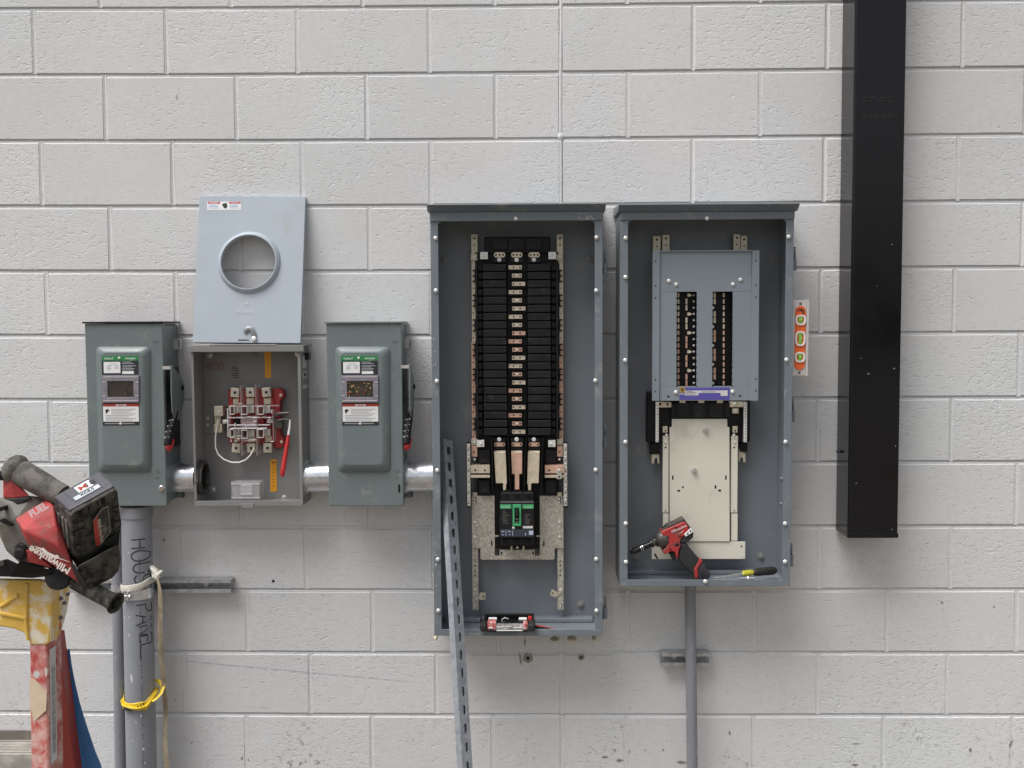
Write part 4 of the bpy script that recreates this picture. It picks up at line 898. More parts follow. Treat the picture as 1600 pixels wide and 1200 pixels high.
for k_, (u0, u1) in enumerate(((736.2, 746.2), (870, 880))):
    mb = MB(); mb.pbox(u0, 366, u1, 411, .05, .046); r1 = mb.build('mounting_rail', m_zincy, pa, .001)
    for v in (371.5, 382.5): hole((u0 + u1) / 2, v, .0503, r1, 2.0 if v < 380 else 1.0)
    s_ = MB(); s_.lathe(W((u0 + u1) / 2, 371, .0507), (0, -1, 0), [(0, .003), (.003, .002)], 10); s_.build('screw', m_zinc, r1)
    mb = MB(); mb.pbox(u0 - .5, 396.5, u1 - .5, 407, .056, .046); r2 = mb.build('rail_tab', m_zincy, pa, .001); screws((u0 + u1) / 2 - .5, 401.5, .0565, r2)
    e0, e1 = (737, 743) if k_ == 0 else (874, 880)
    mb = MB(); mb.pbox(e0, 411, e1, 534, .048, .044, 0); mb.pbox(e0, 534.1, e1, 690, .048, .044, 1); r3 = mb.build('two_tone_rail', [m_bus, m_cop], pa, .0006)  # tan over the upper length, copper-coloured below
    for i in range(7):
        v = 450.5 + i * 38.6; hole((e0 + e1) / 2 - .4, v, .0483, r3, .8)
        b0v = 421.5 + i * 38.6; mb = MB(); q0, q1 = (737.3, 744.5) if k_ == 0 else (872.5, 879)
        mb.pbox(q0 + 1, b0v, q1, b0v + 2, .058, .045); mb.pbox(q0 + 1, b0v + 17, q1, b0v + 19, .058, .045); mb.pbox(q0 + 1, b0v + 8.3, q1, b0v + 10.3, .058, .045)
        mb.pbox(*((q1 - 3, b0v + 2.02, q1, b0v + 16.98) if k_ == 0 else (q0 + 1, b0v + 2.02, q0 + 3, b0v + 16.98)), .0575, .045); mb.build('side_clip', m_black, pa, .0006)
    mb = MB(); mb.pbox(u0 + 14 if k_ == 0 else u0 - 13, 393.5, u0 + 26 if k_ == 0 else u0 - 1, 405, .085, .05); l_ = mb.build('neutral_lug', m_screw, pa, .001); screws(u0 + 21 if k_ == 0 else u0 - 8.5, 399.2, .0855, l_)
    mb = MB(); mb.pbox(u0 + 9 if k_ == 0 else u0 - 13.5, 688, u0 + 20.5 if k_ == 0 else u0 - 2, 698.5, .085, .05); l_ = mb.build('neutral_lug', m_screw, pa, .001); screws(u0 + 15.5 if k_ == 0 else u0 - 9, 693.2, .0855, l_)
    mb = MB(); mb.pbox(u0, 686, u1, 696, .056, .046); r2 = mb.build('rail_tab', m_zincy, pa, .001); screws((u0 + u1) / 2, 691, .0565, r2)
    mb = MB(); q = (u0 + .5, u1 - .5); mb.ppoly([(q[0], 697), (q[1], 697), (q[1], 713.5), (q[0], 713.5)], .062, .058); r2 = mb.build('copper_tab', m_cop, pa, .0006); hole((u0 + u1) / 2 - .5, 706.2, .0623, r2)
# black base and top terminal block
mb = MB(); mb.pbox(743.5, 394, 873, 780, .052, .03); mb.build('bus_base', m_black, pa, .002)
mb = MB(); mb.pbox(756.5, 370, 860, 396, .062, .02); mb.build('top_shroud', m_black, pa, .003)
for u0, u1 in ((768.5, 793), (795.5, 820), (822, 846.5)):
    mb = MB(); mb.pbox(u0, 371, u1, 390, .068, .055); mb.build('shroud_cell', m_black2, pa, .002)
for i, u in enumerate((780.6, 807.6, 834.6)):
    mb = MB(); n = 8; c = W(u, 398.2, .076); R = []
    for h in (0, .003): R.append([Vector((c.x + (1 if math.cos(a) > 0 else -1) * .0095 + .0078 * math.cos(a), -.073 - h, c.z + .0078 * math.sin(a))) for a in [2 * math.pi * (j + .5) / 20 for j in range(20)]])
    mb.rings(R, 0, (True, True)); o_ = mb.build('bus_terminal', m_bus, pa)
    for du_ in (-5.6, 0, 5.6): hole(u + du_, 398.2, .0763, o_, 1.15)
    stamp('disc', f_disc, m_screw, 'terminal_screw', W(u - .4, 406, .074), pa)
    mb = MB(); mb.pbox(u - 10, 393.5, u + 10, 410.5, .073, .05); mb.build('terminal_bed', m_black2, pa, .001)
# breaker spaces: 21 rows, two blocks and a contact each
NR = 21; V0, PI_ = 417.9, 12.84
for i in range(NR):
    v = V0 + i * PI_
    for u0, u1 in ((755, 791.5), (824.5, 860.5)):
        w_ = lambda mb, u0=u0, u1=u1: mb.pbox(u0, 517.6 - 5.5, u1, 517.6 + 5.5, .0915, .05)
        me, c = shared('cell%d' % u0, w_, m_black2); dz = W(808, v, .0915).z - W(808, 517.6, .0915).z; dx = W(808, v, .0915).x - W(808, 517.6, .0915).x
        o_ = place('breaker_space', me, c + Vector((random.uniform(-.0005, .0005), random.uniform(-.0012, .0006), dz + random.uniform(-.0003, .0003))), pa)
        b = o_.modifiers.new('bevel', 'BEVEL'); b.width = .0016; b.segments = 2
        e0, e1 = (747, 754) if u0 < 800 else (861.5, 868.5)
        if i < NR:
            mb = MB(); mb.pbox(e0, v - 4.2, e1, v + 4.2, .080, .05); mb.pbox(e0 + 1.5, v + 4.3, e1 - 1.5, v + 6.2, .075, .05); mb.build('clip_slot', m_black, pa, .001)
    mb = MB(); mb.pbox(793, v - 6.1, 823, v + 6.0, .068, .05); mb.pbox(793, v + 5.2, 823, v + 6.05, .084, .068); mb.build('contact_bed', m_black, pa)
    a, b = ((794.4, 815.6), (800.2, 815.6), (800.2, 821))[i % 3]; jj = random.uniform(-.35, .35); a += jj; b += jj
    mm = m_bus if (i < 8 or i in (11, 12, 14, 17, 20)) else m_cop  # upper rows tan, lower rows mixed tan and copper-coloured
    mb = MB(); mb.pbox(a, v - 3.4, b, v + 3.3, .078, .066); c_ = mb.build('bus_contact', mm, pa, .0008)
    for hu in ((802.6, 812.6) if i % 3 != 1 else (802.8, 812.8)): hole(hu, v, .0783, c_, .95)
    if i % 3 == 1: stamp('screw_s', f_screw_s, m_zincy, 'contact_screw', W(807.8, v, .0782), c_, None, (.9, .5, .9))
for u0, u1 in ((743.6, 746.6), (869.2, 872.2)):
    mb = MB(); mb.pbox(u0, 411, u1, 684, .083, .05); mb.build('edge_rib', m_black2, pa, .001)
# lower lugs and straps
for u in (780, 807.3, 834.2):
    stamp('disc', f_disc, m_cop, 'terminal_screw', W(u, 686.5, .084), pa)
    mb = MB(); c = W(u + .6, 694.5, .084); R = []
    for h in (0, .003): R.append([Vector((c.x + (1 if math.cos(a) > 0 else -1) * .0105 + .006 * math.cos(a), -.081 - h, c.z + .006 * math.sin(a))) for a in [2 * math.pi * (j + .5) / 20 for j in range(20)]])
    mb.rings(R, 0, (True, True)); o_ = mb.build('bus_terminal', m_cop, pa)
    for du_ in (-5.8, 5.8): hole(u + .6 + du_, 694.5, .0843, o_, 1.1)
    mb = MB(); mb.pbox(u - 9.5, 684, u + 11, 703, .080, .05); mb.build('terminal_bed', m_black2, pa, .0015)
for q in ([(767.4, 684), (769.4, 684), (771, 768), (769, 768)], [(792.6, 684), (794.4, 684), (799, 768), (797, 768)], [(821, 684), (822.8, 684), (819.4, 768), (817.4, 768)], [(847, 684), (849, 684), (846.5, 768), (844.5, 768)]):
    mb = MB(); mb.ppoly(q, .105, .05); mb.build('phase_barrier', m_black, pa, .0008)
S1 = [(771.8, 707), (790, 707), (792, 755.5), (791, 755.5), (790.5, 766), (786.3, 766), (786, 755), (774.8, 755)]
S2 = [(798.6, 707), (816, 707), (815.8, 740.4), (811.3, 740.8), (811.3, 765), (804.4, 765), (804.3, 741), (800, 740.6)]
S3 = [(825, 707), (843.4, 707), (841.6, 755), (830, 755), (829.8, 766), (825.2, 766), (824.9, 757), (823.6, 756)]
for q, mm in ((S1, m_bus), (S2, m_cop), (S3, m_bus)):
    mb = MB(); mb.ppoly(q, .096, .092); s_ = mb.build('bus_strap', mm, pa, .0006)
    (ua, va), (ub, _) = q[0], q[1]; mb = MB(); a_, b_ = W(ua + .3, va + 1.4, .0965), W(ub - .3, va + 1.4, .0965); a2, b2 = W(ua + .3, va - 2.4, .084), W(ub - .3, va - 2.4, .084)
    mb.prism([a_, b_, b2, a2], (0, .0, .0012)); mb.build('strap_bend', m_bus, s_)
for u0, u1, mm in ((735.3, 765.4, m_bus), (851.2, 881.6, m_cop)):
    mb = MB(); mb.pbox(u0, 727.5, u1, 739.6, .09, .05); mb.pbox(u0 + .3, 739.7, u1 - .3, 742.2, .080, .05, 1); mb.pbox(u0, 742.3, u1, 746.6, .09, .05, 2); s_ = mb.build('neutral_bar', [mm, m_black, m_bus], pa, .0008)
    for hu in ((742.5, 757.5) if u0 < 800 else (858,)): hole(hu, 734.7, .0904, s_, 1.2)
mb = MB(); mb.pbox(870, 735, 877.5, 748.6, .095, .0905); s_ = mb.build('bonding_lug', m_zinc, pa, .001); screws(873.6, 734.5, .0958, s_); hole(873.7, 745, .0955, s_, 1.2)
for u0, u1 in ((729.4, 735), (880.6, 886.6)):
    mb = MB(); mb.pbox(u0, 693.5, u1, 791, .084, .072); gb = mb.build('ground_bar', m_zinc, pa, .0012)
    for i in range(17): stamp('screw_s', f_screw_s, m_sock if i % 3 == 1 else m_zinc, 'bar_screw', W((u0 + u1) / 2 + .3, 697 + i * 5.6, .0843), gb, None, (.62, .6, .62)) if i % 3 != 1 else hole((u0 + u1) / 2, 697 + i * 5.6, .0843, gb, .8)
    mb = MB(); mb.pbox(u0 - .8, 692, u1 + .8, 793.5, .0715, .05); mb.build('bar_holder', m_black, pa, .002)
for u0, u1 in ((748, 766), (851, 869)):
    mb = MB(); mb.pbox(u0, 703, u1, 724, .066, .05); mb.build('side_block', m_black2, pa, .002)
    mb = MB(); mb.pbox(u0, 750, u1, 772, .070, .05); mb.build('side_block', m_black2, pa, .003)
for u in (741.5, 874):
    screws(u, 717.5, .056, pa); mb = MB(); mb.pbox(u - 3, 769.5, u + 4, 775, .058, .05); mb.build('rail_tab', m_zincy, pa, .0008)
# spangled mounting plate, in pieces round the breaker
for q in ((737.2, 774.6, 773, 857), (843.4, 774.6, 880.4, 857)):
    mb = MB(); mb.pbox(*q, .055, .0525); pl = mb.build('mounting_plate', m_spang, pa, .0006)
    uu = 742 if q[0] < 800 else 874.6
    for v in (779.5, 784.5): hole(uu, v, .0553, pl, 1.9); stamp('screw_s', f_screw_s, m_zinc, 'screw', W(uu - .6, v + .4, .0556), pl, None, (.8, .8, .8))
    for v in (816, 839): screws(uu, v, .0555, pl)
    mb = MB(); mb.pbox(*((767.2, 845.2, 769.4, 853) if uu < 800 else (848.6, 845.2, 850.8, 853)), .0557, .055); mb.build('slot', m_black, pl)
mb = MB(); n = [(750.6, 857.02), (773, 857.02), (773.02, 868.5), (780.8, 868.5), (780.8, 859.2), (835.6, 859.2), (835.6, 868.5), (843.4, 868.5), (843.42, 857.02), (866.6, 857.02), (866.6, 872.5), (864.6, 874.6), (752.6, 874.6), (750.6, 872.5)]
mb.ppoly(n, .0548, .0525); pl = mb.build('mounting_plate', m_spang, pa, .0006)
for u in (783.4, 833): mb = MB(); mb.pbox(u - 1.2, 862, u + 1.2, 866.6, .0553, .0546); mb.build('slot', m_black, pl)
for u0, u1 in ((738, 747.4), (871, 880.6)):
    mb = MB(); mb.pbox(u0, 857.3, u1, 953, .050, .0465); lg = mb.build('mounting_leg', m_spang, pa, .0008); c = (u0 + u1) / 2
    for v in (877, 883.4, 891.8, 899): hole(c - .3, v, .0503, lg, .9)
    screws(c - .2, 921.5, .0505, lg); hole(c - .2, 947, .0503, lg, 1.8); stamp('screw_s', f_screw_s, m_zinc, 'screw', W(c - .4, 947.4, .0508), lg, None, (.8, .8, .8))
for q, hh in (([(748, 917.5), (748.5, 932), (750, 926), (758.6, 926.4), (759, 937), (749.4, 937.4), (747.8, 933)], (755.2, 932.2)), ([(872.5, 926), (862, 920.5), (859.6, 930), (868.2, 933.8), (871.4, 931.8), (880, 924), (881, 918.4), (877.8, 918)], (863.6, 926.8))):
    mb = MB(); mb.ppoly(q, .0535, .0515); tb = mb.build('loose_tab', m_zincy, pa, .0004); hole(*hh, .0538, tb)
# main breaker
mb = MB(); mb.pbox(773.2, 752, 843.2, 857, .05, .03); mb.build('breaker_well', m_black, pa)
br = MB(); br.pbox(781, 786.5, 834.4, 841.5, .128, .05); br = br.build('main_breaker', m_black2, pa, .002)
mb = MB(); mb.pbox(782.4, 769, 833.8, 786.2, .112, .05); mb.build('line_terminal', m_black2, br, .004)
for u, v in ((790.4, 774.5), (807.8, 774.5), (826, 774.5)): mb = MB(); mb.lathe(W(u, v, .112), (0, -1, 0), [(0, .0075), (.0025, .0068), (.003, .004)], 14); mb.build('terminal_cap', m_black, br)
for u in (787, 794, 803, 812.5, 821.5, 829.5): mb = MB(); mb.pbox(u - .8, 766.6, u + 1.4, 770, .110, .08); mb.build('terminal_fin', m_black2, br, .0008)
mb = MB(); mb.pbox(781.4, 784.4, 834.2, 786, .1285, .11); mb.build('top_ridge', MAT('grey_black', (.09, .085, .095), .4), br, .0006)
mb = MB(); mb.pbox(782.4, 841.8, 833.4, 852.4, .112, .05); mb.build('load_terminal', m_black2, br, .003)
for u in (790.2, 807.7, 825.6): mb = MB(); mb.lathe(W(u, 846, .112), (0, -1, 0), [(0, .007), (.002, .0066), (.0021, .004)], 14); mb.build('terminal_cap', m_black, br)
for u0, u1 in ((781.6, 799), (816.4, 833.8)):
    mb = MB(); mb.pbox(u0, 788.3, u1, 795, .1292, .127); mb.build('green_strip', m_greenb, br, .0005)
mb = MB()
mb.text('PowerPacT', W(790.3, 793, .1293), (1, 0, 0), (0, 0, 1), .0058, 0, 'CENTER', .012); mb.text('Schneider', W(825.2, 793, .1293), (1, 0, 0), (0, 0, 1), .0058, 0, 'CENTER', .012); mb.build('lettering', MAT('pale_green_print', (.62, .80, .66), .5), br)
mb = MB()
for q in ((801, 788.4, 814.4, 793.8), (801, 818.3, 814.2, 822), (801, 793.82, 804, 818.28), (811.2, 793.82, 814.3, 818.28)): mb.pbox(*q, .1335, .127)
mb.build('toggle_frame', m_greenb, br, .0008)
mb = MB(); mb.pbox(804.1, 794, 811, 818, .1295, .127); mb.build('toggle_slot', m_black, br); mb = MB(); mb.pbox(804.8, 796, 810.4, 806, .141, .1297); mb.pbox(805.4, 806.2, 810, 808.4, .134, .1297); mb.build('toggle', m_black2, br, .001)
mb = MB(); mb.text('ON', W(807.6, 811.6, .1297), (1, 0, 0), (0, 0, 1), .0040, 0, 'CENTER', .01); mb.text('OFF', W(807.6, 816.2, .1297), (1, 0, 0), (0, 0, 1), .0036, 0, 'CENTER', .01)
rn = random.Random(4)
for i in range(9):
    v = 798 + i * 2.4; mb.pbox(784.5 + rn.random() * 2, v, 790 + rn.random() * 6, v + .6, .1284, .1279, 1)
    if i > 1: mb.pbox(820, v + 1, 824 + rn.random() * 5, v + 1.6, .1284, .1279, 1)
mb.build('fine_print', [m_white, MAT('dim_print', (.16, .145, .12), .5)], br)['kind'] = 'stuff'
mb = MB(); mb.pbox(816.8, 822, 832.6, 825.6, .1286, .1278); mb.build('white_tag', m_paper, br)
mb = MB(); mb.pbox(781.2, 827.6, 834.2, 838.6, .1315, .127); mb.build('trip_unit', MAT('blue_black_plastic_b', (.035, .042, .062), .35, var=.1), br, .001)
mb = MB()
for q in ((783.5, 829.8, 787.6, 831), (793.6, 829.8, 798, 831), (790.2, 828.6, 790.8, 837.6), (800.6, 828.6, 801.3, 837.6), (826.4, 829.4, 833, 835.6), (785, 834.6, 786.6, 836.4), (795.4, 834.6, 797, 836), (820.4, 833, 821.6, 836.6)): mb.pbox(*q, .1319, .1312)
mb.build('trip_marks', MAT('pale_blue_print_b', (.45, .52, .66), .5), br)
for u in (799.2, 818): mb = MB(); mb.pbox(u - 1.6, 853, u + 1.6, 861, .075, .05); mb.build('stud', m_zincy, br, .001)
screws(808.4, 855.2, .0555, br); screws(802.5, 824.6, .1283, br)
for q in ((773.2, 836.6, 778.6, 838.8), (838, 836.6, 843.2, 838.8)): mb = MB(); mb.pbox(*q, .0556, .0505); mb.build('plate_tongue', m_zincy, br)
rn = random.Random(21)
for i in range(26):
    left = i < 17; u = rn.uniform(676.5, 684) if left else rn.uniform(900, 938); v = rn.choice((rn.uniform(520, 620), rn.uniform(860, 985))) if left else rn.uniform(333.5, 343)
    r = rn.uniform(.0008, .0022) * (1.6 if rn.random() < .15 else 1); p = W(u, v, .1785 if left else .1835); n = 7
    mb = MB(); mb.add([p + Vector((r * math.cos(2 * math.pi * j / n) * rn.uniform(.5, 1.1), -.0003, r * rn.uniform(.8, 2.2) * math.sin(2 * math.pi * j / n))) for j in range(n)], [tuple(range(n))]); mb.build('paint_chip', m_paper, pa)
# sprayed foam squeezed out under the box
for (u, v, ln, h) in ((682, 995, 7, 7), (866, 998, 14, 4), (893, 998, 16, 8), (928, 997, 9, 6)):
    mb = MB(); p = W(u, v, .03); mb.sph((p.x, -.05, W(u, v, .05).z - .001), .01, 10, sc=(ln * .1, 2.6, h * .11)); o_ = mb.build('foam_bead', m_wood, pa)

# ------------------------------------------------------------------ the right panel with its dead front
pb = thing('panelboard', 'open grey electrical panel with a blue-grey dead front above a bare ivory plate', 'electrical panel', W(1103, 914, .09), 'open electrical panels')
back, XL2, XR2, ZT2, ZB2 = enclosure(pb, 969.2, 1237.4, 331, 915.5, 343.5, (404, 640, 866))
for u, v in ((1104.5, 341), (977.5, 372), (977.3, 433), (976.8, 563), (977.2, 690.6), (977.7, 818), (978, 878), (1232, 370), (1228.6, 562), (1227.4, 690.4), (1226.5, 818), (1226.5, 877.5), (1102, 908.5)): screw(u, v, .178, pb)
for u, v in ((1209, 403), (1188.5, 869), (992.5, 871)): bolt(u, v, .0145, pb)
for u, v in ((1212, 748), (1212, 787)):
    mb = MB(); mb.lathe((XR2 - .002, -.07, W(u, v, .07).z), (-1, 0, 0), [(0, .006), (.005, .0048)], 12); mb.build('side_screw', m_panel_in, pb)
for (u0, v0, u1, v1, mm) in ((1020, 368.5, 1032.5, 396, m_zincy), (1034.8, 366.5, 1046.6, 396, m_zincy), (1146, 365.5, 1157, 396, m_zincy), (1157.6, 368, 1167.8, 396, m_zincy)):
    mb = MB(); mb.pbox(u0, v0, u1, v1, .045, .042); k_ = mb.build('rail_end', mm, pb, .0025)
    for v in (v0 + 6, v0 + 16.5): hole((u0 + u1) / 2, v, .0453, k_, 1.3 if v < v0 + 10 else 1.0)
DFR = .125                                            # dead front, a shallow tray with two windows
def dfb(u0, v0, u1, v1, d0, d1, name, bev=.001, mm=None): mb = MB(); mb.pbox(u0, v0, u1, v1, d0, d1); return mb.build(name, mm or m_dead, pb, bev)
DH = .121
dfb(1031, 391.5, 1174.5, 433.4, DH, DH - .002, 'dead_front_head', 0)
mb = MB()
for q in ((1031, 433.6, 1174.5, 455.6), (1031, 603.2, 1174.2, 625.8), (1031, 455.62, 1057.2, 603.18), (1088.4, 455.62, 1113.2, 603.18), (1144.4, 455.62, 1174.4, 603.18)): mb.pbox(*q, DFR - .0015, DFR - .0035)
df = mb.build('dead_front', m_dead, pb)
for u0, u1 in ((1019.4, 1030.8), (1174.8, 1186)):
    mb = MB(); mb.pbox(u0, 391, u1, 626.5, DFR + .004, DFR - .004); st = mb.build('dead_front_flange', m_dead, pb, .0012)
    for v in (408.5, 446.5, 465.4, 593.4, 611.8): hole((u0 + u1) / 2 - (.8 if u0 < 1100 else -.6), v - (1.2 if u0 > 1100 else 0), DFR + .0043, st, .9)
mb = MB(); mb.pbox(1030, 432.6, 1175, 434.2, DFR - .0012, DFR - .006); mb.build('seam', m_dead, pb, .0005)
dfb(1031, 391, 1174.6, 392.6, DFR + .003, DFR - .06, 'dead_front_top', 0)
for u, v in ((1045, 439), (1056.4, 444.4), (1145.2, 444.2), (1157, 437), (1056, 613), (1144.5, 612)): screw(u, v, DFR - .0012, df, 'screw')
for u, v in ((1044.4, 619.6), (1156, 618.6)): hole(u, v, DFR - .0012, df, 1.3)
for (u0, u1, side) in ((1057.2, 1088.4, 0), (1113.2, 1144.4, 1)):
    dfb(u0 - 4, 450, u1 + 4, 608, .085, .03, 'bus_backing', 0, m_black)
    for i in range(15):
        v = 461.2 + i * 9.82
        a = u0 + 1.6 if side == 0 else u0 + 16.4; mb = MB(); mb.pbox(a, v - 3.4, a + 2.6, v + 3.2, .092, .085); mb.build('bus_finger', m_bus if i < 6 else m_cop, pb)
        mb = MB(); mb.pbox(u0 + (6 if side == 0 else 8), v + .2, u0 + (11.5 if side == 0 else 15), v + 1.6, .090, .085); mb.build('clip_slot', m_black2, pb)
        if side == 0:
            stamp('screw_s', f_screw_s, m_zincy, 'bus_screw', W(u0 + 26.8, v, .0865), pb, None, (.85, .8, .85))
            if i % 3 == 0:
                mb = MB(); mb.ppoly([(u0 + 17, v - 2.4), (u0 + 20.4, v - 2.4), (u0 + 23.6, v - .7), (u0 + 23.6, v + .8), (u0 + 20.4, v + 2.4), (u0 + 17, v + 2.4)], .1, .085); mb.build('bus_stab', m_bus, pb)
            else:
                mb = MB(); mb.pbox(u0 + 14, v - 4.4, u0 + 16.9, v + 4.2, .092, .085); mb.build('bus_plate', m_bus if i < 6 else m_cop, pb)
        else:
            if i % 3 == 2:
                mb = MB(); mb.ppoly([(u0 - .5, v - 2), (u0 + 2, v - 2), (u0 + 3, v), (u0 + 2, v + 2), (u0 - .5, v + 2)], .1, .085); mb.build('bus_stab', m_zinc, pb)
            else:
                mb = MB(); mb.pbox(u0 + 1.8, v - 4.4, u0 + 5.2, v + 4.2, .092, .085); mb.build('bus_plate', m_cop if i > 4 else m_bus, pb)
        for uu in ((u0, u1)): mb = MB(); mb.pbox(uu - 1.1, v + 4.4, uu + 1.1, v + 5.5, DFR - .001, DFR - .006); mb.build('knockout_nib', m_black, df)
# purple label with its square mark
mb = MB(); mb.pbox(1061.4, 605.6, 1140.2, 624.6, DFR - .0008, DFR - .0014, 0); mb.pbox(1062, 604.8, 1070.2, 613.4, DFR - .0004, DFR - .001, 1); mb.pbox(1070.4, 610.2, 1137, 614, DFR - .0004, DFR - .001, 2); mb.pbox(1070.6, 614.02, 1091.4, 617.8, DFR - .0004, DFR - .001, 2); mb.pbox(1126, 614.02, 1137, 618.6, DFR - .0004, DFR - .001, 2)
mb.pbox(1061.6, 615, 1069.6, 616.6, DFR - .0004, DFR - .001, 2); mb.pbox(1064, 606.6, 1068.2, 611.4, DFR - .0001, DFR - .0005, 3); mb.pbox(1064.9, 607.6, 1067.3, 610.4, DFR + .0002, DFR - .0002, 1)
for v, a, b in ((611.4, 1072, 1082), (613, 1072, 1088), (615.4, 1072, 1086), (612, 1096, 1118)): mb.pbox(a, v, b, v + .6, DFR - .0001, DFR - .0005, 3)
mb.build('purple_label', [m_purple, m_gold, m_paper, m_ink], df)
mb = MB(); mb.text('D', W(1066.1, 610.4, DFR + .0003), (1, 0, 0), (0, 0, 1), .006, 0, 'CENTER', .02); mb.text('SQUARE D', W(1061.8, 616.5, DFR), (1, 0, 0), (0, 0, 1), .0026, 0); mb.build('label_lettering', m_ink, df)
# black base below the dead front
dfb(1010.6, 612, 1172, 691, .06, .03, 'bus_base', .003, m_black); dfb(1049, 630, 1141, 653, .075, .05, 'base_block', .002, m_black2)
dfb(1016, 692, 1030, 710, .05, .03, 'base_foot', .002, m_black); dfb(1156, 692, 1168, 706, .05, .03, 'base_foot', .002, m_black)
for u0 in (1062, 1091.6, 1120.4): dfb(u0, 625, u0 + 9, 629.6, .1, .09, 'bus_end', .0006, m_bus)
for u0, u1 in ((1056, 1060), (1078, 1083), (1104, 1109), (1130, 1134)): dfb(u0, 628, u1, 652, .079, .06, 'phase_barrier', .001, m_black)
k_ = dfb(1029, 628.2, 1049, 636.6, .085, .06, 'neutral_bar', .0008, m_bus); hole(1031.5, 631.6, .0853, k_, 1.6); hole(1042.8, 631.8, .0853, k_, 1.4)
k_ = dfb(1141, 627.8, 1166.6, 636.2, .085, .06, 'neutral_bar', .0008, m_bus)
for u in (1148, 1159.6): stamp('screw_s', f_screw_s, m_cop, 'bar_screw', W(u, 631, .0852), k_, None, (1.3, .8, 1.1))
k_ = dfb(1144.8, 638, 1154, 646.2, .085, .06, 'bonding_lug', .0008, m_zincy); screws(1149.4, 641.6, .0853, k_)
for u0, u1 in ((1024.6, 1029.4), (1162.4, 1167.4)):
    gb = dfb(u0, 628, u1, 691, .088, .075, 'ground_bar', .001, m_screw)
    for i in range(13): hole((u0 + u1) / 2, 634 + i * 4.5, .0883, gb, .55)
for u0 in (1035.6, 1144.8):
    k_ = dfb(u0, 666, u0 + 7.6, 676, .07, .06, 'clip', .0008, m_zincy); hole(u0 + 3.8, 673, .0703, k_, 1.0)
    screws(u0 + (5.8 if u0 < 1100 else 1.8), 679.6, .0705, pb)
# ivory mounting plate
mb = MB(); mb.ppoly([(1049.8, 654.6), (1136.2, 654.6), (1136.6, 667), (1139.8, 667.4), (1140.2, 846), (1046.4, 846), (1046.2, 667.4), (1049.6, 667)], .07, .067); ip = mb.build('ivory_plate', m_ivory, pb, .0008)
for u0, u1 in ((1035.4, 1044.8), (1142, 1152.6)):
    k_ = dfb(u0, 681, u1, 801, .064, .0615, 'plate_leg', .0008, m_ivory); screws((u0 + u1) / 2 + (.2 if u0 < 1100 else .6), 691, .0645, k_); hole((u0 + u1) / 2, 699.2, .0643, k_, 1.1); hole((u0 + u1) / 2, 798, .0643, k_, .8)
    dfb(u0 + .4, 802.6, u1, 845, .064, .0615, 'plate_leg', .0008, m_ivory)
k_ = dfb(1018.4, 846.4, 1164.6, 873.6, .066, .0635, 'plate_foot', .001, m_ivory); hole(1158.4, 853.6, .0663, k_, 1.0)
for u0, s_ in ((1022, 1), (1156.6, 1)):
    mb = MB(); mb.ppoly([(u0, 863.6), (u0 + 3, 866), (u0 + 7, 873.4), (u0 + 3.6, 872.4), (u0 + .6, 868)], .0672, .066, 0); mb.build('slot', m_black if u0 < 1100 else m_screw, k_)
for u, v in ((1102, 671.6), (1084, 734.6)):
    mb = MB(); mb.lathe(W(u, v, .07), (0, -1, 0), [(0, .009), (.004, .0088), (.0042, .0065), (.012, .006), (.0122, .0035), (.006, .003)], 16); mb.build('stud', m_zinc, ip)
for q in ((1050, 743, 1052.4, 749.6), (1133, 743, 1135.4, 749.6), (1058.4, 765.4, 1062.8, 768.2), (1065.6, 759.8, 1068.4, 762.6), (1116.8, 758.4, 1119.4, 763.6), (1122.4, 765, 1126.8, 768)):
    mb = MB(); mb.pbox(*q, .0704, .0699); mb.build('slot', m_black, ip, .0004)
for uv in ([(1018, 702), (1021, 703), (1022, 709), (1030, 710), (1030.6, 724), (1027.6, 724.4), (1027, 717), (1025.6, 715), (1023, 717), (1021.8, 724.6), (1018, 724)], [(1154.4, 701), (1158, 700.6), (1159, 706), (1164.6, 708), (1165, 722), (1161.6, 722.6), (1161, 716), (1159, 714), (1157, 716), (1155.6, 722), (1153.6, 720)]):
    mb = MB(); mb.ppoly(uv, .045, .042); mb.build('fork_clip', m_zincy, pb, .0004)
# ------------------------------------------------------------------ torpedo level on the panel's flank
t = thing('torpedo_level', 'orange and silver torpedo level with three green vials stuck to the right panel', 'spirit level', W(1250, 588, .13))
D = .150
def lv(du, v): return W(1251.6 + du - (v - 468) * .0205, v, D)
def lpoly(mb, pts, d0, d1, mi=0): mb.prism([Vector((lv(a, v).x, -d0, lv(a, v).z)) for a, v in pts], (0, d0 - d1, 0), mi)
mb = MB(); lpoly(mb, [(-9.5, 469), (9.5, 469), (9.5, 587), (-9.5, 587)], D - .004, D - .018); mb.build('web', m_lvl, t, .001)
for s_ in (-1, 1):
    mb = MB(); a, b = (s_ * 13, s_ * 9.4) if s_ < 0 else (s_ * 9.4, s_ * 13); lpoly(mb, [(a, 468), (b, 468), (b, 588), (a, 588)], D + .001, D - .025); mb.build('flange', m_lvl, t, .001)
mb = MB(); o = []
for cx, cy, s0, s1 in ((0, 486, 180, 360), (0, 570, 0, 180)):
    for i in range(9):
        a = math.radians(s0 + (s1 - s0) * i / 8); o.append((8.0 * math.cos(a), cy + 8.0 * math.sin(a)))
lpoly(mb, o, D - .0005, D - .0045); ins = mb.build('orange_insert', m_orange, t, .001)
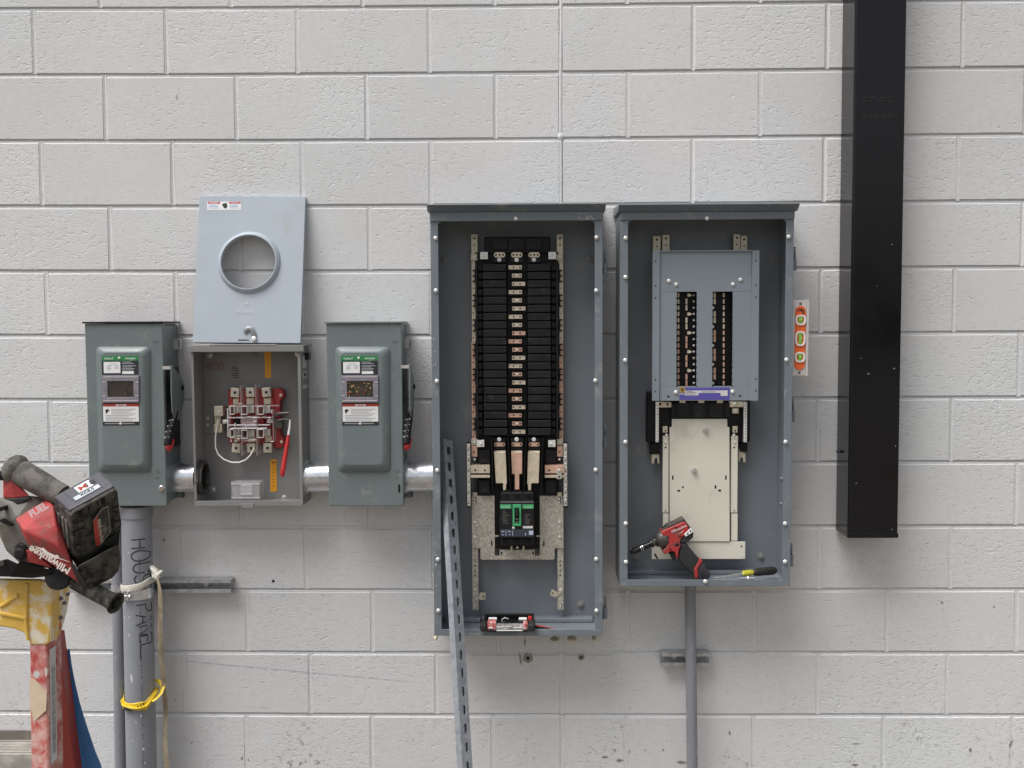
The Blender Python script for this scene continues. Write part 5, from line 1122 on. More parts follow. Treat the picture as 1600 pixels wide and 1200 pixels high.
for v, hh in ((500, 8), (529, 11.5), (558, 8)):
    c = lv(0, v); R = []
    for d, s_ in ((D - .002, 1.0), (D + .003, 1.0), (D + .003, .70), (D - .002, .66)):
        R.append([Vector((c.x + (8.0 * s_) * PX(D) * (abs(math.cos(a)) ** .7) * (1 if math.cos(a) > 0 else -1), -d, c.z + (hh - 8.0 * (1 - s_)) * PX(D) * (abs(math.sin(a)) ** .7) * (1 if math.sin(a) > 0 else -1))) for a in [2 * math.pi * j / 28 for j in range(28)]])
    mb = MB(); mb.rings(R, 0, (False, True)); vi = mb.build('vial_ring', m_white, t)
    mb = MB(); h2 = (hh - 3.4) * PX(D)
    mb.tube([(c.x, -D - .0002, c.z - h2), (c.x, -D - .001, c.z), (c.x, -D - .0002, c.z + h2)], [.0055, .006, .0055] if hh > 9 else [.006, .0066, .006], 10, flat=.5, up=(0, 1, 0)); mb.build('vial', m_vial, vi)
    mb = MB(); mb.sph((c.x + .0006, -D - .0042, c.z + .0012), .0026, 8, sc=(.8, .3, 1.2)); mb.build('bubble', MAT('bubble', (.45, .72, .25), .1), vi)
for v in (474.5, 582.6): mb = MB(); mb.lathe(lv(0, v) + Vector((0, .0036, 0)), (0, -1, 0), [(0, .0042), (.0006, .0042)], 12); mb.build('hanging_hole', MAT('dark_hole', (.13, .13, .125), .6), t)
mb = MB()
for s_ in ([(-6, 486), (-3, 482), (0, 485), (2, 481), (1, 488), (5, 483), (6, 489)], [(-2, 483), (3, 486), (5, 491), (2, 489)], [(-5, 488), (0, 484), (4, 487)]):
    marker(mb, [s_], lambda a, c: lv(a, c) + Vector((0, -.0001, 0)) + Vector((0, .0003, 0)), .0012)
mb.build('scribble', m_ink, ins)

# ------------------------------------------------------------------ cordless impact driver standing in the right panel
t = thing('impact_driver', 'red and black cordless impact driver resting nose-left in the bottom of the right panel', 'impact driver', W(1098, 904, .11))
Q = lambda x, y: (975 + x / 10.0, 800 + y / 10.0)
DI = .150
def ip_(mb, pts, d0, d1, mi=0): mb.ppoly([Q(*p) for p in pts], d0, d1, mi)
mb = MB(); ip_(mb, [(575, 315), (700, 255), (930, 158), (980, 175), (1010, 235), (1020, 290), (960, 360), (905, 400), (875, 470), (890, 520), (860, 600), (850, 690), (828, 745), (815, 700), (800, 640), (745, 612), (690, 640), (630, 668), (605, 620), (650, 560), (700, 490), (690, 440), (600, 360)], DI, DI - .052); bd = mb.build('body', m_tool, t, .006, 3)
mb = MB(); ip_(mb, [(605, 280), (690, 205), (790, 165), (930, 92), (955, 120), (1000, 215), (930, 160), (700, 255), (620, 300)], DI - .008, DI - .046); mb.build('top_strip', m_gunm, bd, .003)
mb = MB(); ip_(mb, [(955, 130), (1045, 250), (1085, 330), (1080, 400), (1000, 470), (985, 480), (870, 480), (900, 405), (960, 360), (1020, 290), (1005, 225)], DI - .003, DI - .049); mb.build('rear_cap', m_rub, bd, .004, 3)
mb = MB(); ip_(mb, [(938, 350), (1048, 248), (1078, 305), (1060, 330), (965, 388)], DI + .002, DI - .002); wl = mb.build('rear_badge', m_white, bd, .001)
for p in ((995, 340), (1040, 297)): stamp('hole', f_hole, m_black, 'hole', W(*Q(*p), DI + .0023), wl)
axd = (W(*Q(470, 478), DI - .026) - W(*Q(640, 405), DI - .026)).normalized(); o0 = W(*Q(665, 392), DI - .026)
mb = MB(); mb.lathe(o0, axd, [(0, .0285), (.012, .0285), (.024, .0265), (.031, .021), (.034, .015), (.046, .0095)], 26); mb.build('gear_case', m_gunm, t)
mb = MB(); mb.lathe(o0 + axd * .034, axd, [(0, .0165), (.004, .0165), (.005, .011), (.012, .0095), (.0125, .013), (.018, .013), (.019, .0085)], 20); mb.build('collet', m_sock, t)
mb = MB(); mb.lathe(o0 + axd * .050, axd, [(0, .0088), (.020, .0088), (.0202, .0098), (.024, .0098), (.0242, .0088), (.036, .0088), (.0362, .0095), (.062, .0095), (.0625, .005), (.072, .0048)], 18); sk = mb.build('socket_adapter', m_sock, t)
for h in (.0275, .0335): mb = MB(); mb.lathe(o0 + axd * (.050 + h), axd, [(0, .0100), (.002, .0100)], 18); mb.build('bright_ring', m_chrome, sk)
mb = MB(); ip_(mb, [(610, 395), (690, 360), (712, 415), (640, 452)], DI + .001, DI - .006); mb.build('front_pad', m_rub, bd, .002)
mb = MB(); ip_(mb, [(885, 475), (985, 485), (1010, 540), (1180, 742), (1235, 775), (1355, 975), (1330, 1045), (1112, 1045), (1010, 930), (840, 745), (855, 680), (870, 590)], DI - .004, DI - .044); mb.build('handle', m_rub, t, .007, 3)
mb = MB(); ip_(mb, [(1182, 738), (1236, 772), (1155, 898), (1165, 1005), (1150, 1040), (1108, 1030), (1096, 895)], DI - .001, DI - .047); mb.build('battery_band', m_tool, t, .003)
mb = MB(); ip_(mb, [(1245, 790), (1358, 978), (1332, 1046), (1160, 1046), (1172, 1000), (1165, 905)], DI - .002, DI - .046); bt = mb.build('battery', MAT('purple_black_plastic', (.035, .03, .042), .45, var=.15, vs=30, bump=.2), t, .004)
for i in range(3): mb = MB(); ip_(mb, [(1180 + 22 * i, 950 - 6 * i), (1196 + 22 * i, 945 - 6 * i), (1230 + 16 * i, 1000 - 8 * i), (1216 + 16 * i, 1004 - 8 * i)], DI + .0002, DI - .003); mb.build('grip_rib', m_rub, bt)
mb = MB(); ip_(mb, [(690, 640), (745, 614), (798, 642), (812, 700), (815, 745), (770, 760), (745, 735), (738, 690)], DI - .012, DI - .040); mb.build('trigger', m_black2, t, .004)
for q in ([(790, 520), (840, 490), (858, 505), (845, 530), (800, 535)], [(700, 585), (740, 568), (745, 580), (705, 597)], [(790, 243), (828, 230), (832, 240), (795, 254)], [(850, 390), (890, 372), (895, 382), (858, 398)]):
    mb = MB(); ip_(mb, q, DI + .0007, DI - .001); mb.build('vent', m_black, bd)
X_ = (W(*Q(950, 200), DI) - W(*Q(735, 300), DI)).normalized(); Y_ = Vector((-X_.z, 0, X_.x))
mb = MB(); mb.text('Milwaukee', W(*Q(752, 330), DI + .0004), X_, Y_, .0115, 0, bold=.015); mb.prism([W(*Q(790, 378), DI + .0009), W(*Q(880, 322), DI + .0009), W(*Q(872, 336), DI + .0009), W(*Q(935, 282), DI + .0009), W(*Q(905, 325), DI + .0009), W(*Q(893, 318), DI + .0009)], (0, .0004, 0)); mb.build('lettering', MAT('pale_pink_print', (.75, .62, .62), .5), bd)

# ------------------------------------------------------------------ screwdriver and a small nut-driver bit beside it
t = thing('screwdriver', 'black and yellow handled screwdriver lying in the bottom right of the right panel', 'screwdriver', W(1160, 905, .13))
SD = .14
a, b = W(1176, 894.6, SD), W(1212, 891, SD - .03); ax2 = (b - a).normalized(); L_ = (b - a).length
mb = MB(); mb.lathe(a, ax2, [(0, .008), (.006, .0105), (.02, .0125), (.035, .0118), (.055, .0128), (L_ - .008, .0125), (L_, .0085)], 10); mb.build('handle', m_scrg, t, .0006)
c0 = W(1160, 896.2, SD + .006); mb = MB(); mb.lathe(c0, a - c0, [(0, .0075), (.004, .009), (.010, .0088), (.018, .0098), ((a - c0).length + .001, .0075)], 12); mb.build('collar', m_scry, t)
tip = W(1114, 903.6, SD + .025); mb = MB(); mb.tube([tip, tip.lerp(c0, .12), tip.lerp(c0, .2), c0], [.0026, .0034, .0032, .0032], 10, flat=.9); mb.build('shaft', m_chrome, t)
t = thing('driver_bit', 'small bright steel driver bit lying in front of the black screwdriver', 'driver bit', W(1164, 905, .16))
a, b = W(1152, 903.4, .165), W(1179, 903.2, .165); mb = MB(); mb.lathe(a, b - a, [(0, .003), (.008, .003), (.009, .0058), ((b - a).length, .0058)], 8); mb.build('bit', m_chrome, t)
mb = MB(); mb.lathe(a.lerp(b, .55), b - a, [(0, .0062), (.006, .0062)], 10); mb.build('magnet_ring', m_white, t)

# ------------------------------------------------------------------ open bit case on the bottom flange of the tall panel
t = thing('bit_case', 'open black bit case with red inserts on the bottom edge of the tall panel', 'bit case', W(793, 988, .16))
Q = lambda x, y: (740 + x / 10.0, 950 + y / 10.0)
m_ins = MAT('cloudy_red_insert', (.50, .10, .09), .3, var=.35, vs=60, dirt=(.66, .50, .48), ds=70, da=.5)
m_win = MAT('scuffed_clear_window', (.52, .49, .50), .25, var=.3, vs=70, dirt=(.25, .22, .23), ds=60, da=.6)
def bx(x0, y0, x1, y1, d0, d1, name, mm, bev=.0015, par=None):
    mb = MB(); u0, v0 = Q(x0, y0); u1, v1 = Q(x1, y1); mb.pbox(u0, v0, u1, v1, d0, d1); return mb.build(name, mm, par or t, bev)
bx(165, 92, 945, 215, .135, .125, 'lid', m_black2, .004)
for q in ((165, 92, 945, 120), (165, 188, 945, 215), (165, 121, 215, 187), (895, 121, 945, 187)): bx(*q, .145, .1355, 'lid_rim', m_black2, .002)
bx(100, 225, 960, 250, .178, .14, 'hinge_bar', m_black, .002)
for x in (110, 935): bx(x - 14, 165, x + 18, 238, .165, .145, 'hinge_arm', m_rub, .003)
bx(95, 252, 205, 378, .200, .150, 'end_block', m_rub, .006); bx(850, 252, 962, 378, .200, .150, 'end_block', m_rub, .006)
bx(206, 352, 849, 378, .198, .150, 'base_edge', m_black2, .002); bx(206, 254, 849, 351, .165, .150, 'base_back', m_black, 0)
bx(214, 216, 352, 350, .194, .166, 'red_insert', m_ins, .004); bx(772, 232, 848, 350, .194, .166, 'red_insert', m_ins, .004); bx(235, 298, 300, 322, .1965, .1942, 'white_mark', m_white, .0005)
bx(354, 246, 770, 350, .190, .187, 'clear_window', m_win, .001); bx(356, 348, 768, 362, .2005, .198, 'window_edge', m_white, .0006)
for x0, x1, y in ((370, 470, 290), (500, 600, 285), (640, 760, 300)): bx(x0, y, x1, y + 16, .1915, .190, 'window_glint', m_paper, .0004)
bx(232, 158, 365, 200, .158, .146, 'bit_holder', m_white, .002); bx(705, 158, 835, 200, .158, .146, 'bit_holder', m_white, .003); bx(640, 198, 700, 210, .158, .146, 'bit', m_chrome, .001); bx(850, 135, 910, 200, .156, .146, 'red_bit', m_redh, .002)
mb = MB(); P = [W(*Q(440, 190), .156), W(*Q(460, 165), .156), W(*Q(500, 155), .156), W(*Q(545, 170), .156)]; mb.tube(P, .0028, 8); mb.build('bit', m_chrome, t)
t2 = thing('plier_handle', 'thin red tapering handle lying on the floor of the tall panel beside the bit case', 'tool handle', W(850, 981, .17))
mb = MB(); mb.tube([W(836, 977.4, .150), W(845, 978.6, .155), W(856, 980.4, .165), W(866, 981.6, .17)], [.0045, .0042, .0028, .001], 10, flat=.6); mb.tube([W(836, 980.4, .155), W(848, 981, .162), W(858, 981.8, .17)], [.0038, .0034, .0015], 8, 1); mb.build('grip', [MAT('dull_red_grip', (.36, .03, .025), .5), m_black], t2)

# ------------------------------------------------------------------ slotted strut leaning in the tall panel
top, bot = W(700, 687, .075), W(730.5, 1195, .395)
d = (bot - top).normalized(); foot = top + d * ((0.0 - top.z) / d.z)
t = thing('strut_channel', 'long slotted galvanised strut leaning up into the left side of the tall panel', 'strut channel', foot)
mb = MB(); ang = math.radians(50); channel(mb, top, foot, (math.sin(ang), -math.cos(ang), 0), dp=.0206, sl=.0142, sr=.0078); mb.build('channel', m_strut, t)
# ------------------------------------------------------------------ step ladder in the left foreground
DL = 1.20                                               # distance of its front from the wall
top = W(45, 906, DL)
la = thing('step_ladder', 'paint-splashed red step ladder with a yellow top cap in the left foreground', 'ladder', (top.x - .15, -DL, 0))
x_r = W(98, 920, DL - .05).x; x_l = x_r - .46; zt = top.z
# top cap: front skirt with a gusset that reaches down over each rail
uv = [(-40, 905), (60, 906), (82, 910), (83, 925), (78, 1004), (72, 1008), (47, 1008), (44, 1000), (36, 989), (22, 983), (0, 979), (-40, 976)]
mb = MB(); mb.ppoly(uv, DL, DL - .012); cp = mb.build('top_cap', m_cap, la, .004, 3)
L0 = W(-40, 905, DL); L1 = W(-40, 976, DL); mb = MB()
mb.box(x_l, L0.x - .0004, -DL, -DL + .012, L1.z, L0.z); mb.build('cap_skirt', m_cap, cp, .003)
a, b = W(-40, 905, DL), W(81, 908, DL); a.x = x_l
c, e = W(109, 918, DL - .145), W(-40, 902, DL - .145); e.x = x_l
mb = MB(); mb.hull([a + Vector((0, .002, -.001)), b + Vector((0, .002, 0)), c, e, a + Vector((0, .002, -.02)), b + Vector((0, .002, -.02)), c + Vector((0, 0, -.02)), e + Vector((0, 0, -.02))]); mb.build('cap_top', m_cap, cp, .004)
# right cheek of the cap, folding back from the front skirt
P = [W(82.5, 909.5, DL - .001), W(83.5, 925, DL - .001), W(79, 1003, DL - .001), W(88, 1000, DL - .035), W(97, 984, DL - .07), W(105, 955, DL - .115), W(109, 930, DL - .14), W(108, 918, DL - .145)]
mb = MB(); mb.prism(P, (-.006, .004, 0)); ck = mb.build('cap_cheek', m_cap, cp, .002)
for u, v, dd in ((93, 913, .06), (92, 935, .06), (98, 942, .09), (103, 928, .11), (92, 965, .06), (101, 915, .10)):
    mb = MB(); p = W(u, v, DL - dd + .004); mb.lathe(p + Vector((.004, 0, 0)), (.8, -.5, 0), [(0, .0048), (.003, .0036)], 10); mb.build('rivet', MAT('grey_rivet', (.16, .15, .19), .5), ck)
mb = MB(); p = W(17, 938, DL + .001)
for (u0, v0), (u1, v1) in (((0, 958), (40, 966)), ((40, 966), (44, 1000)), ((0, 948), (28, 930)), ((41, 966), (42, 912))):
    A_, B_ = W(u0, v0, DL + .0015), W(u1, v1, DL + .0015); mb.tube([A_, A_.lerp(B_, .5), B_], .0035, 6)
mb.build('moulded_rib', m_cap, cp)
# front rails (right one in view), raked a little toward the viewer
def rail(x_off, first):
    pts_t = [(47, 1006), (74, 1006), (74, 1006)]
    T0, B0 = W(47.5, 1000, DL - .013), W(49.5, 1195, DL + .032); d = (B0 - T0).normalized(); B1 = T0 + d * ((0.0 - T0.z) / d.z)
    wd = .036; dp = .062; T0 = T0 + Vector((x_off, 0, .05)) ; B1 = B1 + Vector((x_off, 0, 0))
    R = []
    for p in (T0, B1):
        o = p + Vector((0, 0, 0))
        prof = [(0, 0), (wd - .004, 0), (wd, -.004), (wd, -dp), (wd - .012, -dp), (wd - .012, -dp + .004), (wd - .005, -dp + .004), (wd - .005, -.006), (0, -.006)]
        R.append([(o.x + a, o.y - b, o.z) for a, b in prof])
    mb = MB(); mb.rings(R, 0, (True, True), False); return mb.build('front_rail', m_lred, la, .0015), T0, B1
r1_, T0, B1 = rail(0, True); 
wspan = T0.x + .036 - x_r
r2_, T2, B2 = rail(-(x_r - x_l) + .0, False)
dR = (B1 - T0)
def on_rail(u, v, side=False):
    k_ = (W(60, v, DL + .02).z - T0.z) / dR.z; p = T0 + dR * k_; return p
# masking tape wrap and paper label with barcode
p0, p1 = on_rail(60, 1062), on_rail(60, 1124); mb = MB()
mb.hull([p0 + Vector((-.0006, -.0008, 0)), p0 + Vector((.034, -.0008, -.014)), p1 + Vector((-.0006, -.0008, -.01)), p1 + Vector((.032, -.0008, .020)), p0 + Vector((-.0006, .003, 0)), p0 + Vector((.034, .0006, -.014)), p1 + Vector((-.0006, .003, -.01)), p1 + Vector((.032, .0006, .02))]); mb.build('masking_tape', m_maskt, r1_)
p0, p1 = on_rail(80, 1022), on_rail(80, 1190); mb = MB(); X0 = .0363
mb.add([p0 + Vector((X0, .007, 0)), p0 + Vector((X0, .034, 0)), p1 + Vector((X0, .034, 0)), p1 + Vector((X0, .007, 0))], [(0, 1, 2, 3)], 0)
rn = random.Random(8); s_ = .16
while s_ < .93:
    h = rn.uniform(.002, .009); a_, b_ = p0.lerp(p1, s_), p0.lerp(p1, s_ + h); mb.add([a_ + Vector((X0 + .0003, .014, 0)), a_ + Vector((X0 + .0003, .030, 0)), b_ + Vector((X0 + .0003, .030, 0)), b_ + Vector((X0 + .0003, .014, 0))], [(0, 1, 2, 3)], 1); s_ += h + rn.uniform(.003, .010)
mb.build('barcode_label', [m_paper, MAT('barcode_print', (.20, .19, .22), .6)], r1_)
# steps
for k_, v in enumerate((1180,)):
    p = W(20, v, DL + .03); mb = MB(); zs = p.z
for zs, nm in ((W(20, 1178, DL + .03).z, 0), (W(20, 1178, DL + .03).z - .28, 1), (W(20, 1178, DL + .03).z - .56, 2)):
    k_ = (zs - T0.z) / dR.z; p = T0 + dR * k_; mb = MB(); mb.box(T2.x + .037, p.x - .0008, p.y + .004, p.y + .075, zs - .003, zs); mb.box(T2.x + .0371, p.x - .0009, p.y + .004, p.y + .007, zs - .03, zs - .0032); st = mb.build('step', m_alum, la, .001)
    for i in range(5): mb = MB(); mb.box(T2.x + .038, p.x - .002, p.y + .008 + i * .014, p.y + .011 + i * .014, zs + .0001, zs + .002); mb.build('tread_ridge', m_alum, st)
# rear legs: dark red web with the blue rail outside, raked back to the wall
def rear(xo, vis):
    A_, B_ = W(93, 985, DL - .10), W(121, 1200, DL - .235)
    d = (B_ - A_).normalized(); E_ = A_ + d * ((0.0 - A_.z) / d.z); sh = Vector((xo, 0, 0))
    R = []
    for p, w_ in ((A_, .030), (B_, .030), (E_, .030)):
        p = p + sh; R.append([p + Vector((-.03, -.03, 0)), p + Vector((.009, -.03, 0)), p + Vector((.009, .004, 0)), p + Vector((-.03, .004, 0))])
    mb = MB(); mb.rings(R, 0, (True, True), False); mb.build('rear_leg', m_lred2, la, .001)
    bl = [(100, 1022), (109, 1014), (112.5, 1040), (117.5, 1066), (125, 1098), (134, 1128), (149, 1173), (157, 1192), (166, 1222), (128, 1222), (122, 1190), (116, 1140), (109.5, 1080)]
    pts = []
    for u, v in bl:
        f = (v - 985) / 215.0; pts.append(W(u, v, DL - .105 - .135 * f) + sh)
    z_end = pts[8]; z_e2 = pts[9]
    low = [Vector((E_.x + .05, E_.y + .01, 0.0)) + sh, Vector((E_.x + .002, E_.y + .01, 0.0)) + sh]
    poly = pts[:9] + low + pts[9:]
    mb = MB(); mb.prism(poly, (-.004, .005, 0)); mb.build('rear_rail', m_lblue, la, .001)
rear(0, True); rear(-(x_r - x_l) - .0, False)
for i in (0, 1):
    z = .35 + i * .4; k_ = (z - T0.z) / dR.z; mb = MB(); A_ = W(93, 985, DL - .10); B_ = W(121, 1200, DL - .235); d = (B_ - A_).normalized(); q = A_ + d * ((z - A_.z) / d.z)
    mb.box(q.x - (x_r - x_l) - .03, q.x - .002, q.y - .012, q.y - .006, z - .014, z + .014); mb.build('rear_brace', m_alum, la)
# crumpled white paint drips on the blue rail and the red rail
for (u, v, a, c, dd) in ((114, 1153, 2.2, 9, .20), (109, 1085, 1.1, 7, .165), (57, 1054, 5, 7, -.021), (72, 1050, 2, 8, -.02)):
    mb = MB(); n = 12; mb.add([W(u + a * math.cos(2 * math.pi * j / n) * random.uniform(.6, 1.2), v + c * math.sin(2 * math.pi * j / n) * random.uniform(.7, 1.1), DL - dd + .003) for j in range(n)], [tuple(range(n))]); mb.build('paint_splash', m_paper, la)

# ------------------------------------------------------------------ cordless saw lying on the ladder cap
sw = thing('band_saw', 'dusty red and black cordless band saw with a big battery lying on the ladder top', 'power saw', W(50, 903, DL - .04))
Z_ = lambda x, y: (x / 4.0, 680 + y / 4.0)
DS = DL + .02
def zp(x, y, d=0.0): return W(*Z_(x, y), DS + d)
# grey cast housing
mb = MB(); mb.hull([zp(-60, 395, .0), zp(0, 400, .02), zp(60, 425, .03), zp(200, 378, .015), zp(318, 395, 0), zp(105, 520, .045), zp(210, 720, .04), zp(332, 832, .02), zp(250, 828, .02), zp(115, 790, .025), zp(40, 722, .02), zp(0, 560, .03), zp(-60, 500, .02)] + [zp(x, y, -.07) for x, y in ((-60, 400), (0, 400), (200, 385), (310, 400), (332, 820), (120, 780), (40, 720), (-60, 500))]); hs_ = mb.build('saw_housing', m_cast, sw, .006, 3)
for q in ([(0, 528), (68, 560), (66, 571), (0, 541)], [(-8, 452), (14, 450), (16, 470), (-8, 480)]): mb = MB(); mb.ppoly([Z_(*p) for p in q], DS + .052, DS + .02); mb.build('slot', m_black, hs_)
mb = MB(); mb.ppoly([Z_(*p) for p in ((82, 700), (110, 675), (150, 690), (170, 730), (172, 790), (112, 780))], DS + .046, DS + .02); mb.build('recess', m_rubd, hs_, .002)
mb = MB(); mb.lathe(zp(130, 735, .047), (0, -1, 0), [(0, .011), (.006, .011), (.008, .007)], 16); mb.build('knob', m_black2, hs_)
# red motor cover: upper FUEL facet, lower lettered facet
mb = MB(); U = [zp(98, 520, .055), zp(300, 398, .02), zp(335, 440, .05), zp(350, 560, .07), zp(362, 690, .08), zp(250, 640, .08), zp(150, 590, .075)]
Lo = [zp(112, 560, .06), zp(150, 596, .076), zp(362, 688, .081), zp(440, 785, .07), zp(497, 925, .055), zp(440, 890, .05), zp(200, 722, .055), zp(180, 690, .06)]
mb.hull(U + Lo + [zp(x, y, -.03) for x, y in ((110, 520), (300, 400), (350, 440), (440, 780), (490, 920), (440, 885), (200, 720))]); mc = mb.build('motor_cover', m_toold, sw, .004, 3)
def plane_pt(p3, nrm, u, v, h):
    q = CM @ Vector(((u - 800) / FPX, 1, (600 - v) / FPX)); tt = (p3 - CAMP).dot(nrm) / q.dot(nrm); return CAMP + q * tt + nrm * h
n1_ = (U[1] - U[0]).cross(U[5] - U[0]).normalized(); n1_ = n1_ if n1_.y < 0 else -n1_
n2_ = (Lo[3] - Lo[1]).cross(Lo[6] - Lo[1]).normalized(); n2_ = n2_ if n2_.y < 0 else -n2_
bm_f = lambda body, z0, z1, size, nrm, p3, mm, name, h=.010, bold=.02: None
def decal(body, z0, z1, up, size, d, mm, name, bold=.02):
    A_ = zp(*z0, d); B_ = zp(*z1, d); X = (B_ - A_).normalized(); U_ = zp(z0[0] + up[0], z0[1] + up[1], d) - A_
    mb = MB(); mb.text(body, A_, X, U_, size, 0, 'LEFT', bold); return mb.build(name, mm, mc)
decal('FUEL', (196, 516), (300, 452), (-12, -22), .0185, .074, MAT('pale_print', (.70, .62, .64), .5), 'lettering', .03)
decal('BRUSHLESS', (212, 532), (305, 476), (-10, -20), .0085, .078, MAT('faint_print', (.48, .24, .24), .5), 'small_lettering', .01)
decal('Milwaukee', (446, 832), (226, 706), (-12, 22), .0205, .088, MAT('cream_print', (.72, .66, .60), .5), 'maker_lettering', .025)
mb = MB(); mb.prism([zp(x, y, .089) for x, y in ((214, 692), (262, 708), (268, 702), (300, 732), (345, 752), (358, 746), (372, 768), (440, 794), (360, 770), (350, 775), (290, 742), (280, 738), (262, 722))], (0, .0006, 0)); mb.build('maker_stroke', MAT('cream_print_b', (.72, .66, .60), .5), mc)
mb = MB(); mb.prism([zp(x, y, .084) for x, y in ((282, 568), (312, 545), (322, 584))], (0, .0006, 0)); mb.build('warning_triangle', MAT('pale_red_print', (.55, .22, .20), .5), mc)
# rear handle with its collar and the red and black parts below it
a, b = zp(120, 225, .01), zp(385, 378, .02); hx = (b - a)
mb = MB(); mb.lathe(a - hx * .05, hx, [(0, .022), (.006, .0245), (.03, .025), (.07, .0235), (hx.length * .8, .0225), (hx.length * 1.06, .0225)], 26); mb.build('rear_handle', m_rubg, sw)
mb = MB(); mb.lathe(a - hx * .26, hx, [(0, .019), (.006, .026), (.014, .0295), (.020, .0295), (.026, .026), (.03, .0235)], 28); mb.build('handle_collar', m_rubg, sw)
mb = MB(); mb.hull([zp(18, 235, .015), zp(20, 395, .015), zp(90, 400, .025), zp(190, 388, .02), zp(70, 290, .03), zp(40, 230, .02)] + [zp(x, y, -.04) for x, y in ((20, 240), (20, 390), (190, 385), (60, 240))]); mb.build('trigger_housing', m_toold, sw, .004)
mb = MB(); mb.hull([zp(20, 396, .02), zp(36, 438, .02), (zp(110, 440, .03)), zp(200, 395, .025), zp(185, 380, .02), zp(100, 398, .03)] + [zp(x, y, -.04) for x, y in ((20, 396), (40, 435), (200, 392))]); mb.build('trigger_boot', m_rub, sw, .004)
mb = MB(); p = zp(17, 252, .022); mb.tube([p + Vector((0, 0, .009)), p, p + Vector((0, 0, -.009))], [.006, .0075, .006], 10); mb.build('lock_button', m_black, sw)
mb = MB(); mb.hull([zp(368, 350, .03), zp(400, 345, .03), zp(420, 330, .02), zp(345, 385, .03), zp(330, 400, .03)] + [zp(x, y, -.0) for x, y in ((368, 350), (420, 335), (335, 400))]); mb.build('handle_end', m_toold, sw, .002)
# battery: an oriented block
sc_ = PX(DS); cr, cu_, cf = CM.col[0], CM.col[2], CM.col[1]
def vec(dx, dy, toward): return cr * (dx * sc_ / 4) - cu_ * (dy * sc_ / 4) - cf * toward
def bp(i, j, k_):
    u, v = Z_(442 + 294 * i + 26 * j - 108 * k_, 492 - 161 * i + 296 * j - 96 * k_); return W(u, v, DS + .11 - .05 * i - .045 * j - .05 * k_)
va, vb, vc = bp(1, 0, 0) - bp(0, 0, 0), bp(0, 1, 0) - bp(0, 0, 0), bp(0, 0, 1) - bp(0, 0, 0)
def rblock(i0, i1, j0, j1, k0, k1): return [bp(i, j, k_) for i in (i0, i1) for j in (j0, j1) for k_ in (k0, k1)]
mb = MB(); mb.hull([bp(*q) for q in ((.0, .06, .0), (.06, 0, 0), (.94, 0, 0), (1, .06, 0), (1.02, .8, .0), (.92, 1.0, 0), (.72, 1.04, 0), (.1, 1.02, 0), (0, .92, 0), (0, .06, 1), (1, .06, 1), (1, .9, 1), (0, .9, 1), (.06, 0, 1), (.94, 0, 1))]); ba = mb.build('battery', m_rubd, sw, .004, 3)
mb = MB(); mb.hull(rblock(.02, .98, -.035, .05, .12, 1.02)); bt_ = mb.build('battery_top', m_batt, ba, .003)
mb = MB(); mb.hull(rblock(.2, .80, -.05, -.03, .30, .97)); mb.build('latch_panel', m_batt, ba, .002)
mb = MB(); mb.hull(rblock(.235, .765, -.0535, -.049, .335, .50)); mb.build('capacity_strip', m_silver, ba, .0006)
mb = MB(); mb.hull(rblock(.39, .70, -.0535, -.049, .56, .88)); mb.build('badge', m_white, ba, .0006)
nrm_t = -vb.normalized()
def btxt(s, i, k_, size, mm, name, bold=.02): mb = MB(); mb.text(s, bp(i, -.056, k_), va, vc, size, 0, 'LEFT', bold); mb.build(name, mm, ba)
btxt('M', .415, .60, .0235, m_redp, 'badge_letter', .008); btxt('18', .535, .60, .0235, m_ink, 'badge_number', .012); btxt('XC8.0', .36, .375, .0105, m_ink, 'capacity_lettering', .02)

for i in (.18, .66):
    mb = MB(); mb.hull(rblock(i, i + .055, .0, .16, -.028, .01) + rblock(i - .03, i + .02, .0, .05, -.028, .01)); mb.build('face_hook', m_black, ba, .001)
for i in (.36, .55):
    mb = MB(); mb.hull(rblock(i, i + .03, .01, .13, -.02, .01)); mb.build('face_groove', m_black, ba, .001)
for j in (.27, .42, .57, .72, .86):
    mb = MB(); mb.hull(rblock(.05, .24, j, j + .10, -.05, .01)); mb.build('side_rib', m_rubd, ba, .002)
    mb = MB(); mb.hull(rblock(.86, .97, j - .06, j + .04, -.05, .01)); mb.build('side_rib', m_rubd, ba, .002)
mb = MB(); mb.hull([bp(*q) for q in ((.42, .36, -.06), (.62, .22, -.06), (.74, .22, -.06), (.76, .76, -.06), (.52, .92, -.06), (.42, .92, -.06), (.42, .36, 0), (.62, .22, 0), (.74, .22, 0), (.76, .76, 0), (.52, .92, 0), (.42, .92, 0))]); fl = mb.build('face_label', MAT('dirty_black_label', (.035, .032, .028), .5, var=.4, vs=50, dirt=(.20, .18, .15), ds=60, da=.3), ba, .001)
mb = MB(); mb.add([bp(*q) for q in ((.425, .37, -.066), (.52, .30, -.066), (.53, .90, -.066), (.43, .91, -.066))], [(0, 1, 2, 3)]); mb.build('red_band', MAT('red_label', (.42, .05, .035), .5, var=.3, vs=40), fl)
mb = MB(); mb.text('Milwaukee', bp(.505, .89, -.069), -vb, va, .0135, 0, 'LEFT', .01)
mb.build('label_lettering', MAT('pale_label_print', (.62, .50, .45), .5), fl)
mb = MB()
for q in (((.42, .36), (.62, .22)), ((.62, .22), (.74, .22)), ((.74, .22), (.76, .76)), ((.76, .76), (.52, .92))): A_, B_ = bp(*q[0], -.066), bp(*q[1], -.066); mb.tube([A_, A_.lerp(B_, .5), B_], .0009, 5)
mb.build('label_border', MAT('label_border', (.22, .19, .14), .5), fl)
mb = MB()
for k_ in (.25, .45, .68): mb.hull(rblock(-.02, .01, .22, .82, k_, k_ + .12))
